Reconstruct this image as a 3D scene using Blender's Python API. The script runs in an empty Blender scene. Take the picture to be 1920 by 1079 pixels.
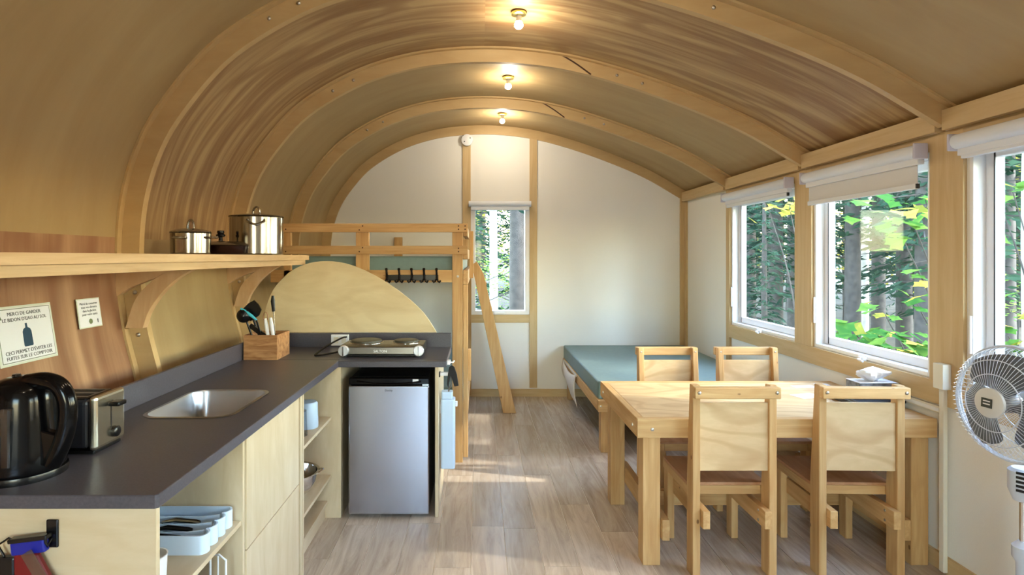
import bpy, bmesh, math, random
from mathutils import Vector, Matrix
random.seed(7)
C = bpy.context.scene.collection
scene = bpy.context.scene

# ------------------------------------------------------------------ camera, world, sun, exposure
EYE = 1.58
cam_d = bpy.data.cameras.new('camera')
cam = bpy.data.objects.new('camera', cam_d); C.objects.link(cam)
cam.location = (0, 0, EYE); cam.rotation_euler = (math.pi/2, 0, 0)
cam_d.sensor_width = 36; cam_d.lens = 36*1070/1920
cam_d.shift_x = 62/1920; cam_d.shift_y = -57.5/1920
cam_d.clip_start = 0.02; cam_d.clip_end = 300
scene.camera = cam
w = bpy.data.worlds.new('world'); scene.world = w; w.use_nodes = True
nt = w.node_tree
bg = nt.nodes['Background']
sky = nt.nodes.new('ShaderNodeTexSky'); sky.sky_type = 'NISHITA'
sky.sun_disc = False; sky.sun_elevation = math.radians(38); sky.sun_rotation = math.radians(100)
sky.air_density = 1.4; sky.dust_density = .5; sky.ozone_density = 2.0
nt.links.new(sky.outputs[0], bg.inputs[0]); bg.inputs[1].default_value = 2.1
sd = bpy.data.lights.new('sun', 'SUN'); sd.energy = 3.5; sd.angle = math.radians(1.5); sd.color = (1, .93, .80)
so = bpy.data.objects.new('sun', sd); C.objects.link(so)
so.rotation_euler = Vector((-1.0, .22, -.68)).to_track_quat('-Z', 'Y').to_euler()
LAMP_W = 5
vs = scene.view_settings
vs.view_transform = 'Standard'; vs.look = 'None'; vs.gamma = 1; vs.exposure = 1.0
vs.use_curve_mapping = False
scene.cycles.max_bounces = 10; scene.cycles.diffuse_bounces = 6; scene.cycles.transparent_max_bounces = 16
scene.cycles.sample_clamp_indirect = 6

# ------------------------------------------------------------------ materials
def lin(c): return tuple(((v/255)/12.92 if v/255 <= .04045 else ((v/255+.055)/1.055)**2.4) for v in c)
def rgba(c): return lin(c)+(1,)
class NT:
    def __init__(s, name):
        s.m = bpy.data.materials.new(name); s.m.use_nodes = True
        s.t = s.m.node_tree; s.b = s.t.nodes['Principled BSDF']; s.o = s.t.nodes['Material Output']
    def n(s, typ, **kw):
        x = s.t.nodes.new('ShaderNode'+typ)
        for k, v in kw.items():
            if k.startswith('i_'): x.inputs[k[2:].replace('_', ' ')].default_value = v
            elif isinstance(k, str): setattr(x, k, v)
        return x
    def l(s, a, b): s.t.links.new(a, b)
MATS = {}
def plain(name, col, rough=.5, metal=0, spec=.5, vary=0.0, emis=None, trans=0, ior=1.45, coat=0, bump=0, nscale=60):
    if name in MATS: return MATS[name]
    k = NT(name)
    k.b.inputs['Base Color'].default_value = rgba(col)
    k.b.inputs['Roughness'].default_value = rough; k.b.inputs['Metallic'].default_value = metal
    k.b.inputs['Specular IOR Level'].default_value = spec; k.b.inputs['IOR'].default_value = ior
    k.b.inputs['Transmission Weight'].default_value = trans
    k.b.inputs['Coat Weight'].default_value = coat
    if emis:
        k.b.inputs['Emission Color'].default_value = rgba(emis[0]); k.b.inputs['Emission Strength'].default_value = emis[1]
    if vary or bump:
        tc = k.n('TexCoord'); nz = k.n('TexNoise'); nz.inputs['Scale'].default_value = nscale; nz.inputs['Detail'].default_value = 4
        k.l(tc.outputs['Object'], nz.inputs['Vector'])
        if vary:
            r = k.n('ValToRGB')
            r.color_ramp.elements[0].position = .3; r.color_ramp.elements[1].position = .7
            r.color_ramp.elements[0].color = tuple(v*(1-vary) for v in lin(col))+(1,)
            r.color_ramp.elements[1].color = tuple(min(1, v*(1+vary)) for v in lin(col))+(1,)
            k.l(nz.outputs[0], r.inputs[0]); k.l(r.outputs[0], k.b.inputs['Base Color'])
        if bump:
            bp = k.n('Bump'); bp.inputs['Strength'].default_value = bump; bp.inputs['Distance'].default_value = .002
            k.l(nz.outputs[0], bp.inputs['Height']); k.l(bp.outputs[0], k.b.inputs['Normal'])
    MATS[name] = k.m
    return k.m
def wood(name, light, dark, axis='Z', fine=26, stretch=14, contrast=(.35, .72), rough=.5, knots=0.0, uv=False, vary=.12, figure=0.0, rings=0.0, ringf=60, knotcol=(105, 66, 34)):
    """grain drawn out along one axis; per-object offset and tint"""
    k = NT(name)
    tc = k.n('TexCoord'); oi = k.n('ObjectInfo')
    off = k.n('VectorMath', operation='SCALE'); comb = k.n('CombineXYZ')
    for i in range(3): k.l(oi.outputs['Random'], comb.inputs[i])
    off.inputs['Scale'].default_value = 17.3; k.l(comb.outputs[0], off.inputs[0])
    add = k.n('VectorMath', operation='ADD')
    k.l(tc.outputs['UV' if uv else 'Object'], add.inputs[0]); k.l(off.outputs[0], add.inputs[1])
    mp = k.n('Mapping'); s = [fine]*3; s['XYZ'.index(axis)] = fine/stretch
    mp.inputs['Scale'].default_value = s; k.l(add.outputs[0], mp.inputs['Vector'])
    n1 = k.n('TexNoise'); n1.inputs['Scale'].default_value = 1; n1.inputs['Detail'].default_value = 5; n1.inputs['Roughness'].default_value = .6
    n1.inputs['Distortion'].default_value = .6
    k.l(mp.outputs[0], n1.inputs['Vector'])
    r = k.n('ValToRGB'); e = r.color_ramp.elements
    e[0].position, e[1].position = contrast; e[0].color = rgba(dark); e[1].color = rgba(light)
    k.l(n1.outputs[0], r.inputs[0]); out = r.outputs[0]
    if figure:
        mp2 = k.n('Mapping'); s2 = [fine*.28]*3; s2['XYZ'.index(axis)] = fine*.28/stretch*1.6
        mp2.inputs['Scale'].default_value = s2; k.l(add.outputs[0], mp2.inputs['Vector'])
        n2 = k.n('TexNoise'); n2.inputs['Scale'].default_value = 1; n2.inputs['Detail'].default_value = 6
        n2.inputs['Distortion'].default_value = 1.2; n2.inputs['Roughness'].default_value = .65
        k.l(mp2.outputs[0], n2.inputs['Vector'])
        r2 = k.n('ValToRGB'); r2.color_ramp.elements[0].position = .50; r2.color_ramp.elements[1].position = .68
        r2.color_ramp.elements[0].color = (0, 0, 0, 1); r2.color_ramp.elements[1].color = (figure,)*3+(1,)
        k.l(n2.outputs[0], r2.inputs[0])
        mx = k.n('MixRGB'); mx.inputs[2].default_value = rgba(dark)
        k.l(r2.outputs[0], mx.inputs[0]); k.l(out, mx.inputs[1]); out = mx.outputs[0]
    if rings:
        mp4 = k.n('Mapping'); s4 = [fine*.22]*3; s4['XYZ'.index(axis)] = fine*.22/max(2.2, stretch*.35)
        mp4.inputs['Scale'].default_value = s4; k.l(add.outputs[0], mp4.inputs['Vector'])
        n4 = k.n('TexNoise'); n4.inputs['Scale'].default_value = 1; n4.inputs['Detail'].default_value = 2.5; n4.inputs['Roughness'].default_value = .45
        k.l(mp4.outputs[0], n4.inputs['Vector'])
        mm = k.n('Math', operation='MULTIPLY'); mm.inputs[1].default_value = ringf; k.l(n4.outputs[0], mm.inputs[0])
        sn = k.n('Math', operation='SINE'); k.l(mm.outputs[0], sn.inputs[0])
        mr4 = k.n('MapRange'); mr4.inputs[1].default_value = .2; mr4.inputs[2].default_value = 1; mr4.inputs[3].default_value = 0; mr4.inputs[4].default_value = rings
        k.l(sn.outputs[0], mr4.inputs[0])
        mx = k.n('MixRGB'); mx.inputs[2].default_value = rgba(dark)
        k.l(mr4.outputs[0], mx.inputs[0]); k.l(out, mx.inputs[1]); out = mx.outputs[0]
    if knots:
        mp3 = k.n('Mapping'); s3 = [9]*3; s3['XYZ'.index(axis)] = 5
        mp3.inputs['Scale'].default_value = s3; k.l(add.outputs[0], mp3.inputs['Vector'])
        v = k.n('TexVoronoi'); v.inputs['Scale'].default_value = 1; k.l(mp3.outputs[0], v.inputs['Vector'])
        mr = k.n('MapRange'); mr.inputs[1].default_value = knots*.6; mr.inputs[2].default_value = knots
        mr.inputs[3].default_value = .85; mr.inputs[4].default_value = 0
        k.l(v.outputs['Distance'], mr.inputs[0])
        mx = k.n('MixRGB'); mx.inputs[2].default_value = rgba(knotcol)
        k.l(mr.outputs[0], mx.inputs[0]); k.l(out, mx.inputs[1]); out = mx.outputs[0]
    hs = k.n('HueSaturation'); ma = k.n('MapRange')
    ma.inputs[3].default_value = 1-vary; ma.inputs[4].default_value = 1+vary
    k.l(oi.outputs['Random'], ma.inputs[0]); k.l(ma.outputs[0], hs.inputs['Value']); k.l(out, hs.inputs['Color'])
    k.l(hs.outputs[0], k.b.inputs['Base Color'])
    bp = k.n('Bump'); bp.inputs['Strength'].default_value = .12; bp.inputs['Distance'].default_value = .002
    k.l(n1.outputs[0], bp.inputs['Height']); k.l(bp.outputs[0], k.b.inputs['Normal'])
    k.b.inputs['Roughness'].default_value = rough
    k.b.inputs['Specular IOR Level'].default_value = .35
    return k.m
PINE_L, PINE_D = (214, 179, 126), (190, 148, 94)
pine = {a: wood('pine_'+a, PINE_L, PINE_D, a, fine=30, knots=.075, stretch=16, rings=.5, ringf=40) for a in 'XYZ'}
trimw = {a: wood('trim_wood_'+a, (208, 184, 140), (194, 166, 120), a, fine=24, vary=.04) for a in 'XYZ'}
splash_w = wood('splash_ply', (228, 210, 168), (206, 182, 136), 'X', fine=9, stretch=4, figure=.25, rings=.3, ringf=60, vary=.02, contrast=(.1, .6))
ply = {a: wood('birch_ply_'+a, (216, 188, 143), (184, 148, 104), a, fine=9, stretch=4, figure=.3, rings=.55, ringf=70, vary=.04, contrast=(.1, .6)) for a in 'XYZ'}
cabp = {a: wood('cabinet_ply_'+a, (212, 197, 170), (192, 172, 138), a, fine=12, stretch=5, figure=.2, rings=.3, ringf=50, vary=.03, contrast=(.3, .8)) for a in 'XYZ'}
seatw = wood('seat_ply', (196, 152, 112), (170, 122, 84), 'Y', fine=14, stretch=6, vary=.05)
ceil_plain = wood('ceiling_ply_plain', (174, 151, 108), (160, 133, 90), 'X', fine=7, stretch=6, uv=True, figure=.3, vary=.04, contrast=(.25, .8), rough=.55)
ceil_fir = wood('ceiling_ply_fir', (182, 154, 108), (142, 108, 70), 'X', fine=13, stretch=17, uv=True, figure=.5, rings=.7, ringf=50, vary=.02, contrast=(.36, .6), rough=.5)
wall_fir = wood('wall_ply_fir', (184, 146, 110), (132, 90, 62), 'X', fine=7, stretch=12, uv=True, figure=.6, rings=.7, ringf=45, vary=.02, contrast=(.3, .68), rough=.55)
rib_w = wood('rib_ply', (202, 174, 126), (188, 157, 108), 'X', fine=10, stretch=4, figure=.25, vary=.03, contrast=(.3, .8))
shelf_w = wood('shelf_ply', (222, 196, 154), (190, 158, 118), 'Y', fine=22, stretch=14, figure=.3, vary=.03)
bracket_w = wood('bracket_ply', (212, 178, 136), (196, 158, 114), 'Z', fine=12, stretch=4, vary=.03)
acacia = wood('acacia_block', (206, 158, 108), (150, 100, 60), 'X', fine=36, stretch=6, vary=.05)
white_wall = plain('wall_white', (236, 235, 229), .6, vary=.02, bump=.1, nscale=200)
white = plain('white_plastic', (236, 238, 240), .35)
frame_white = plain('frame_white', (238, 240, 242), .35)
blind_white = plain('blind_white', (222, 228, 236), .6)
blind_cloth = plain('blind_cloth', (214, 216, 218), .8)
counter_m = plain('counter_laminate', (76, 74, 82), .35, vary=.14, nscale=140, spec=.5)
steel = plain('stainless', (168, 165, 158), .16, metal=1)
sinkm = plain('sink_steel', (200, 205, 212), .28, metal=1)
fridge_steel = plain('fridge_steel', (172, 174, 186), .24, metal=1)
chrome = plain('chrome', (225, 225, 225), .08, metal=1)
black = plain('black_plastic', (16, 16, 18), .25)
blackgloss = plain('black_gloss', (8, 8, 10), .14, spec=.3)
blackmat = plain('black_matte', (18, 18, 20), .6)
darkgrey = plain('dark_grey', (52, 54, 58), .5)
green_m = plain('mattress_green', (118, 142, 140), .5, vary=.05, nscale=30, bump=.15)
fabric_w = plain('fabric_offwhite', (226, 220, 208), .85, vary=.03)
boltm = plain('bolt_zinc', (190, 185, 175), .3, metal=1)
dark_hole = plain('dark_groove', (70, 45, 28), .8)
lightblue = plain('pale_blue_plastic', (205, 225, 245), .3)
teal = plain('teal_plastic', (60, 180, 205), .4)
red_m = plain('red_plastic', (110, 16, 22), .3)
blue_m = plain('blue_plastic', (18, 30, 140), .3)
ink = plain('ink', (70, 70, 72), .7)
navy = plain('navy_ink', (28, 62, 84), .6)
olive = plain('olive_ink', (110, 120, 85), .7)
paper = plain('paper', (226, 226, 228), .45)
laminate = plain('laminate_edge', (214, 218, 200), .25)
bulb_m = plain('bulb_glow', (255, 240, 205), .3, emis=((255, 232, 185), 60))
brass = plain('lamp_brass', (235, 215, 150), .3, metal=1)
bladem = plain('fan_blade', (92, 95, 100), .4)
fan_w = plain('fan_white', (196, 202, 212), .4)
cream = plain('cream_plastic', (226, 222, 206), .5)

def glass_mat(name, tint, gloss, gk=.5):
    k = NT(name); t = k.t
    tr = k.n('BsdfTransparent'); tr.inputs[0].default_value = tint
    gl = k.n('BsdfGlossy'); gl.inputs['Roughness'].default_value = .02
    fr = k.n('LayerWeight'); fr.inputs['Blend'].default_value = .5
    pw = k.n('Math', operation='POWER'); pw.inputs[1].default_value = 4.0; k.l(fr.outputs['Facing'], pw.inputs[0])
    ml = k.n('Math', operation='MULTIPLY_ADD'); ml.inputs[1].default_value = gk; ml.inputs[2].default_value = gloss; k.l(pw.outputs[0], ml.inputs[0])
    mx = k.n('MixShader'); k.l(ml.outputs[0], mx.inputs[0]); k.l(tr.outputs[0], mx.inputs[1]); k.l(gl.outputs[0], mx.inputs[2])
    k.l(mx.outputs[0], k.o.inputs['Surface'])
    return k.m
pane_m = glass_mat('window_glass', (.97, .98, .97, 1), .008, .12)
tumbler_m = glass_mat('drinking_glass', (.80, .86, .93, 1), .12)
clear_m = glass_mat('clear_film', (.7, .68, .68, 1), .15)
def frosted(name, col, a):
    k = NT(name); k.b.inputs['Base Color'].default_value = rgba(col); k.b.inputs['Roughness'].default_value = .35
    k.b.inputs['Alpha'].default_value = a
    return k.m
cloudy = frosted('cloudy_plastic', (205, 228, 250), .85)

def floor_mat():
    k = NT('vinyl_plank')
    tc = k.n('TexCoord'); oi = k.n('ObjectInfo'); comb = k.n('CombineXYZ'); off = k.n('VectorMath', operation='SCALE')
    for i in range(3): k.l(oi.outputs['Random'], comb.inputs[i])
    off.inputs['Scale'].default_value = 31; k.l(comb.outputs[0], off.inputs[0])
    add = k.n('VectorMath', operation='ADD'); k.l(tc.outputs['Object'], add.inputs[0]); k.l(off.outputs[0], add.inputs[1])
    mp = k.n('Mapping'); mp.inputs['Scale'].default_value = (17, 1.6, 17); k.l(add.outputs[0], mp.inputs[0])
    n1 = k.n('TexNoise'); n1.inputs['Scale'].default_value = 1; n1.inputs['Detail'].default_value = 8; n1.inputs['Roughness'].default_value = .7; n1.inputs['Distortion'].default_value = 1.4
    k.l(mp.outputs[0], n1.inputs['Vector'])
    r = k.n('ValToRGB'); e = r.color_ramp.elements
    e[0].position = .3; e[0].color = rgba((166, 150, 134)); e[1].position = .72; e[1].color = rgba((212, 200, 185))
    el = r.color_ramp.elements.new(.5); el.color = rgba((192, 177, 160))
    k.l(n1.outputs[0], r.inputs[0])
    hs = k.n('HueSaturation'); ma = k.n('MapRange'); ma.inputs[3].default_value = .84; ma.inputs[4].default_value = 1.1
    k.l(oi.outputs['Random'], ma.inputs[0]); k.l(ma.outputs[0], hs.inputs['Value']); k.l(r.outputs[0], hs.inputs['Color'])
    k.l(hs.outputs[0], k.b.inputs['Base Color'])
    k.b.inputs['Roughness'].default_value = .27; k.b.inputs['Specular IOR Level'].default_value = .5
    bp = k.n('Bump'); bp.inputs['Strength'].default_value = .1; bp.inputs['Distance'].default_value = .002
    k.l(n1.outputs[0], bp.inputs['Height']); k.l(bp.outputs[0], k.b.inputs['Normal'])
    return k.m
plank_m = floor_mat()
seam_glint_m = plain('plank_seam_glint', (232, 226, 216), .6)  # pale seam tone paints the light caught on the bevelled plank edges
def leaf_mat(name, c1, c2, tl=.5):
    k = NT(name); t = k.t
    oi = k.n('ObjectInfo'); tc = k.n('TexCoord'); nz = k.n('TexNoise'); nz.inputs['Scale'].default_value = 1.7
    k.l(tc.outputs['Object'], nz.inputs['Vector'])
    ad = k.n('Math', operation='ADD'); k.l(nz.outputs[0], ad.inputs[0])
    mu = k.n('Math', operation='MULTIPLY_ADD'); mu.inputs[1].default_value = .5; mu.inputs[2].default_value = -.25
    k.l(oi.outputs['Random'], mu.inputs[0]); k.l(mu.outputs[0], ad.inputs[1])
    r = k.n('ValToRGB'); r.color_ramp.elements[0].position = .3; r.color_ramp.elements[1].position = .7
    r.color_ramp.elements[0].color = rgba(c1); r.color_ramp.elements[1].color = rgba(c2); k.l(ad.outputs[0], r.inputs[0])
    d = k.n('BsdfDiffuse'); tr = k.n('BsdfTranslucent'); k.l(r.outputs[0], d.inputs[0]); k.l(r.outputs[0], tr.inputs[0])
    mx = k.n('MixShader'); mx.inputs[0].default_value = tl
    k.l(d.outputs[0], mx.inputs[1]); k.l(tr.outputs[0], mx.inputs[2]); k.l(mx.outputs[0], k.o.inputs['Surface'])
    return k.m
needle_m = leaf_mat('needles', (34, 54, 42), (66, 90, 70), .3)
yleaf_m = leaf_mat('yellow_green_leaves', (128, 130, 58), (206, 184, 84), .45)
gleaf_m = leaf_mat('green_leaves', (104, 158, 62), (168, 206, 96), .5)
maple_m = leaf_mat('maple_leaves', (62, 108, 52), (112, 146, 66), .4)
bark_m = plain('bark', (74, 68, 62), .9, vary=.3, nscale=9, bump=.8)
birch_m = plain('pale_bark', (176, 170, 160), .8, vary=.18, nscale=7, bump=.4)
litter_m = plain('forest_litter', (78, 68, 50), .95, vary=.4, nscale=2.2)

# ------------------------------------------------------------------ mesh building
class MB:
    def __init__(s): s.v = []; s.f = []; s.uv = None
    def add(s, vs, fs):
        b = len(s.v); s.v += [tuple(v) for v in vs]; s.f += [tuple(i+b for i in f) for f in fs]; return s
    def box(s, x0, x1, y0, y1, z0, z1):
        return s.add([(x0,y0,z0),(x1,y0,z0),(x1,y1,z0),(x0,y1,z0),(x0,y0,z1),(x1,y0,z1),(x1,y1,z1),(x0,y1,z1)],
                     [(0,3,2,1),(4,5,6,7),(0,1,5,4),(1,2,6,5),(2,3,7,6),(3,0,4,7)])
    def obox(s, c, u, v, n, hu, hv, hn):
        c, u, v, n = Vector(c), Vector(u).normalized(), Vector(v).normalized(), Vector(n).normalized()
        P = [c+u*a*hu+v*b*hv+n*d*hn for d in (-1,1) for a, b in ((-1,-1),(1,-1),(1,1),(-1,1))]
        return s.add(P, [(0,3,2,1),(4,5,6,7),(0,1,5,4),(1,2,6,5),(2,3,7,6),(3,0,4,7)])
    def prism(s, poly, a0, a1, axis='Y'):
        """poly: 2D points; extruded along axis (Y: poly=(x,z); X: poly=(y,z); Z: poly=(x,y))"""
        n = len(poly)
        def P(p, a): return (p[0], a, p[1]) if axis == 'Y' else ((a, p[0], p[1]) if axis == 'X' else (p[0], p[1], a))
        vs = [P(p, a0) for p in poly]+[P(p, a1) for p in poly]
        fs = [tuple(range(n)), tuple(range(2*n-1, n-1, -1))]+[(i, i+n, (i+1)%n+n, (i+1)%n) for i in range(n)]
        return s.add(vs, fs)
    def strip(s, a, b, y0, y1):
        """band between two equally long XZ polylines a and b, extruded y0..y1"""
        n = len(a)
        vs = [(p[0], y0, p[1]) for p in a]+[(p[0], y0, p[1]) for p in b]+[(p[0], y1, p[1]) for p in a]+[(p[0], y1, p[1]) for p in b]
        fs = []
        for i in range(n-1):
            fs += [(i, i+1, n+i+1, n+i), (2*n+i+1, 2*n+i, 3*n+i, 3*n+i+1), (i+1, i, 2*n+i, 2*n+i+1), (n+i, n+i+1, 3*n+i+1, 3*n+i)]
        fs += [(0, n, 3*n, 2*n), (n-1, 3*n-1, 4*n-1, 2*n-1)]
        return s.add(vs, fs)
    def lathe(s, prof, c, axis=(0,0,1), seg=32):
        """prof: (radius, height) along axis from centre c"""
        ax = Vector(axis).normalized(); q = Vector((0,0,1)).rotation_difference(ax); c = Vector(c)
        vs = []; fs = []
        for r, h in prof:
            for k in range(seg):
                t = 2*math.pi*k/seg
                vs.append(c+q @ Vector((r*math.cos(t), r*math.sin(t), h)))
        for i in range(len(prof)-1):
            for k in range(seg):
                fs.append((i*seg+k, i*seg+(k+1)%seg, (i+1)*seg+(k+1)%seg, (i+1)*seg+k))
        if prof[0][0] > 1e-5: fs.append(tuple(range(seg-1, -1, -1)))
        if prof[-1][0] > 1e-5: fs.append(tuple((len(prof)-1)*seg+k for k in range(seg)))
        return s.add(vs, fs)
    def cyl(s, a, b, r, r2=None, seg=16):
        a, b = Vector(a), Vector(b); r2 = r if r2 is None else r2
        return s.lathe([(r, 0), (r2, (b-a).length)], a, b-a, seg)
    def tube(s, pts, r, seg=8, closed=False):
        pts = [Vector(p) for p in pts]; n = len(pts); vs = []; fs = []
        rr = r if isinstance(r, (list, tuple)) else [r]*n
        up = None
        for i, p in enumerate(pts):
            a = pts[(i-1) % n] if (closed or i > 0) else p
            b = pts[(i+1) % n] if (closed or i < n-1) else p
            t = (b-a).normalized()
            if up is None:
                up = t.orthogonal().normalized()
            up = (up-t*up.dot(t))
            up = up.normalized() if up.length > 1e-6 else t.orthogonal().normalized()
            w2 = t.cross(up)
            for k in range(seg):
                th = 2*math.pi*k/seg
                vs.append(p+(up*math.cos(th)+w2*math.sin(th))*rr[i])
        m = n if closed else n-1
        for i in range(m):
            for k in range(seg):
                j = (i+1) % n
                fs.append((i*seg+k, i*seg+(k+1)%seg, j*seg+(k+1)%seg, j*seg+k))
        if not closed:
            fs.append(tuple(range(seg-1, -1, -1))); fs.append(tuple((n-1)*seg+k for k in range(seg)))
        return s.add(vs, fs)
    def build(s, name, mat, parent=None, bevel=0, smooth=False, seg=2):
        me = bpy.data.meshes.new(name)
        org = Vector((0,0,0))
        if parent is not None:
            org = Vector(parent['_org']) if '_org' in parent else Vector((0,0,0))
        me.from_pydata([tuple(Vector(v)-org) for v in s.v], [], s.f)
        if s.uv:
            l = me.uv_layers.new(name='UVMap')
            for p in me.polygons:
                for li in p.loop_indices: l.data[li].uv = s.uv[me.loops[li].vertex_index]
        me.materials.append(mat); me.update()
        bm = bmesh.new(); bm.from_mesh(me); bmesh.ops.recalc_face_normals(bm, faces=bm.faces); bm.to_mesh(me); bm.free()
        o = bpy.data.objects.new(name, me); C.objects.link(o)
        if parent is not None:
            o.parent = parent; o['_org'] = tuple(org)
        if smooth:
            for p in me.polygons: p.use_smooth = True
            me.set_sharp_from_angle(angle=math.radians(40))
        if bevel:
            md = o.modifiers.new('bevel', 'BEVEL'); md.width = bevel; md.segments = seg; md.limit_method = 'ANGLE'; md.angle_limit = math.radians(50)
        return o
def B(*a): return MB().box(*a)
def tag(o, label, cat, group=None, kind=None):
    if label: o['label'] = label
    if cat: o['category'] = cat
    if group: o['group'] = group
    if kind: o['kind'] = kind
    return o
def thing(name, label, cat, loc=(0,0,0), group=None):
    o = bpy.data.objects.new(name, None); C.objects.link(o); o.location = loc; o['_org'] = tuple(loc); o.empty_display_size = .05
    return tag(o, label, cat, group)
def struct(o, label=None):
    o['kind'] = 'structure'
    if label: o['label'] = label
    return o
def copy_thing(root, loc, rotz, label, group=None):
    r = root.copy(); C.objects.link(r); r.location = loc; r.rotation_euler = (0,0,rotz); r['label'] = label
    if group: r['group'] = group
    for ch in list(root.children):
        c = ch.copy(); C.objects.link(c); c.parent = r
        for g in list(ch.children):
            d = g.copy(); C.objects.link(d); d.parent = c
    return r
def text_mesh(txt, size, name, mat, parent, origin, u, v, align='CENTER', depth=.0004, spacing=1.0):
    """flat lettering: origin, reading direction u, up direction v"""
    cu = bpy.data.curves.new('t', 'FONT'); cu.body = txt; cu.size = size; cu.align_x = align; cu.extrude = depth; cu.resolution_u = 2
    cu.space_character = spacing
    ob = bpy.data.objects.new('t', cu); C.objects.link(ob)
    dg = bpy.context.evaluated_depsgraph_get(); me = bpy.data.meshes.new_from_object(ob.evaluated_get(dg))
    bpy.data.objects.remove(ob); bpy.data.curves.remove(cu)
    u = Vector(u).normalized(); v = Vector(v).normalized(); n = u.cross(v)
    org = Vector(parent['_org']) if parent is not None and '_org' in parent else Vector((0,0,0))
    o0 = Vector(origin)-org
    for q in me.vertices: q.co = o0+u*q.co.x+v*q.co.y+n*q.co.z
    me.materials.clear(); me.materials.append(mat); me.name = name
    o = bpy.data.objects.new(name, me); C.objects.link(o)
    if parent is not None: o.parent = parent; o['_org'] = tuple(org)
    return o
def catmull(P, m=6):
    out = []
    Q = [tuple(2*P[0][i]-P[1][i] for i in range(len(P[0])))]+list(P)+[tuple(2*P[-1][i]-P[-2][i] for i in range(len(P[0])))]
    for k in range(1, len(Q)-2):
        for j in range(m):
            t = j/m
            out.append(tuple(.5*((2*Q[k][i])+(-Q[k-1][i]+Q[k+1][i])*t+(2*Q[k-1][i]-5*Q[k][i]+4*Q[k+1][i]-Q[k+2][i])*t*t+(-Q[k-1][i]+3*Q[k][i]-3*Q[k+1][i]+Q[k+2][i])*t**3) for i in range(len(P[0]))))
    out.append(tuple(P[-1])); return out

# ------------------------------------------------------------------ shell
Y0, Y1 = -1.45, 6.46           # front wall (behind the camera) and end wall
XR = 2.34                      # right wall inner face
INNER = catmull([(-1.45,0.0),(-1.50,.45),(-1.555,.8),(-1.585,1.0),(-1.645,1.25),(-1.678,1.55),(-1.658,1.85),(-1.575,2.12),(-1.43,2.35),(-1.21,2.585),(-.87,2.79),(-.525,2.907),(-.18,2.957),(.187,2.962),(.573,2.919),(.965,2.822),(1.423,2.665),(1.88,2.469),(2.30,2.225)], 5)
def offset(curve, d):
    out = []
    for i, p in enumerate(curve):
        a = curve[max(i-1, 0)]; b = curve[min(i+1, len(curve)-1)]
        tx, tz = b[0]-a[0], b[1]-a[1]; L = math.hypot(tx, tz)
        out.append((p[0]-tz/L*d, p[1]+tx/L*d))
    return out
OUTER = offset(INNER, .10); OUT2 = offset(INNER, .125)
def wall_x(z):
    for a, b in zip(OUTER, OUTER[1:]):
        if a[1] <= z <= b[1]:
            t = (z-a[1])/(b[1]-a[1]); return a[0]+(b[0]-a[0])*t
    return -1.7
# floor with vinyl planks
floor = B(-2.1, 2.6, Y0-.2, Y1+.2, -.1, -.003).build('floor', seam_glint_m); struct(floor, 'grey-brown vinyl plank floor running the length of the cabin')
PW, PL = .186, 1.22
pl_me = None
ncol = int(4.5/PW)+1
for c in range(ncol):
    x0 = -1.9+c*PW
    if x0 > XR: continue
    y = Y0-random.random()*PL
    while y < Y1:
        if pl_me is None:
            o = B(0, PW-.0035, 0, PL-.002, -.003, 0).build('plank', plank_m, floor, bevel=0)
            pl_me = o.data; 
        else:
            o = bpy.data.objects.new('plank', pl_me); C.objects.link(o); o.parent = floor
        yy = min(y, Y1+.1-PL*0)
        o.location = (x0, y, 0)
        y += PL
# ceiling and curved left wall: plywood panels bay by bay
RIBS = [2.82-2*1.235, 2.82-1.235, 2.82, 4.05, 5.30]
ZS = 1.655
ceiling = bpy.data.objects.new('ceiling', None); C.objects.link(ceiling); ceiling['_org'] = (0,0,0); struct(ceiling, 'arched plywood ceiling between curved ribs')
wall_left = bpy.data.objects.new('wall_left', None); C.objects.link(wall_left); wall_left['_org'] = (0,0,0); struct(wall_left, 'curved plywood wall behind the kitchen counter')
isp = next(i for i, p in enumerate(OUTER) if p[1] > ZS)
irg = next(i for i, p in enumerate(OUTER) if p[0] > .03)
def panel(i0, i1, y0, y1, mat, parent, name='panel'):
    a = OUTER[i0:i1+1]; b = OUT2[i0:i1+1]
    m = MB().strip(a, b, y0+.001, y1-.001)
    s = [0]
    for p, q in zip(a, a[1:]): s.append(s[-1]+math.hypot(q[0]-p[0], q[1]-p[1]))
    n = len(a); m.uv = [(s[k % n], (y0 if k < 2*n else y1)) for k in range(4*n)]
    return m.build(name, mat, parent, smooth=True)
edges = [Y0]+[r+.02 for r in RIBS]+[Y1+.05]
for k in range(len(edges)-1):
    ya, yb = edges[k], edges[k+1]
    strong = (k == 3)
    panel(0, isp, ya, yb, wall_fir if k <= 2 else ceil_plain, wall_left)
    panel(isp, irg, ya, yb, ceil_fir if strong else ceil_plain, ceiling)
    panel(irg, len(OUTER)-1, ya, yb, ceil_fir if strong else ceil_plain, ceiling)
# roof skin outside so no sky leaks through the joints
struct(MB().strip(offset(INNER, .14), offset(INNER, .17), Y0-.3, Y1+.3).build('ceiling_roof_skin', darkgrey), 'outer roof skin')
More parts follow.
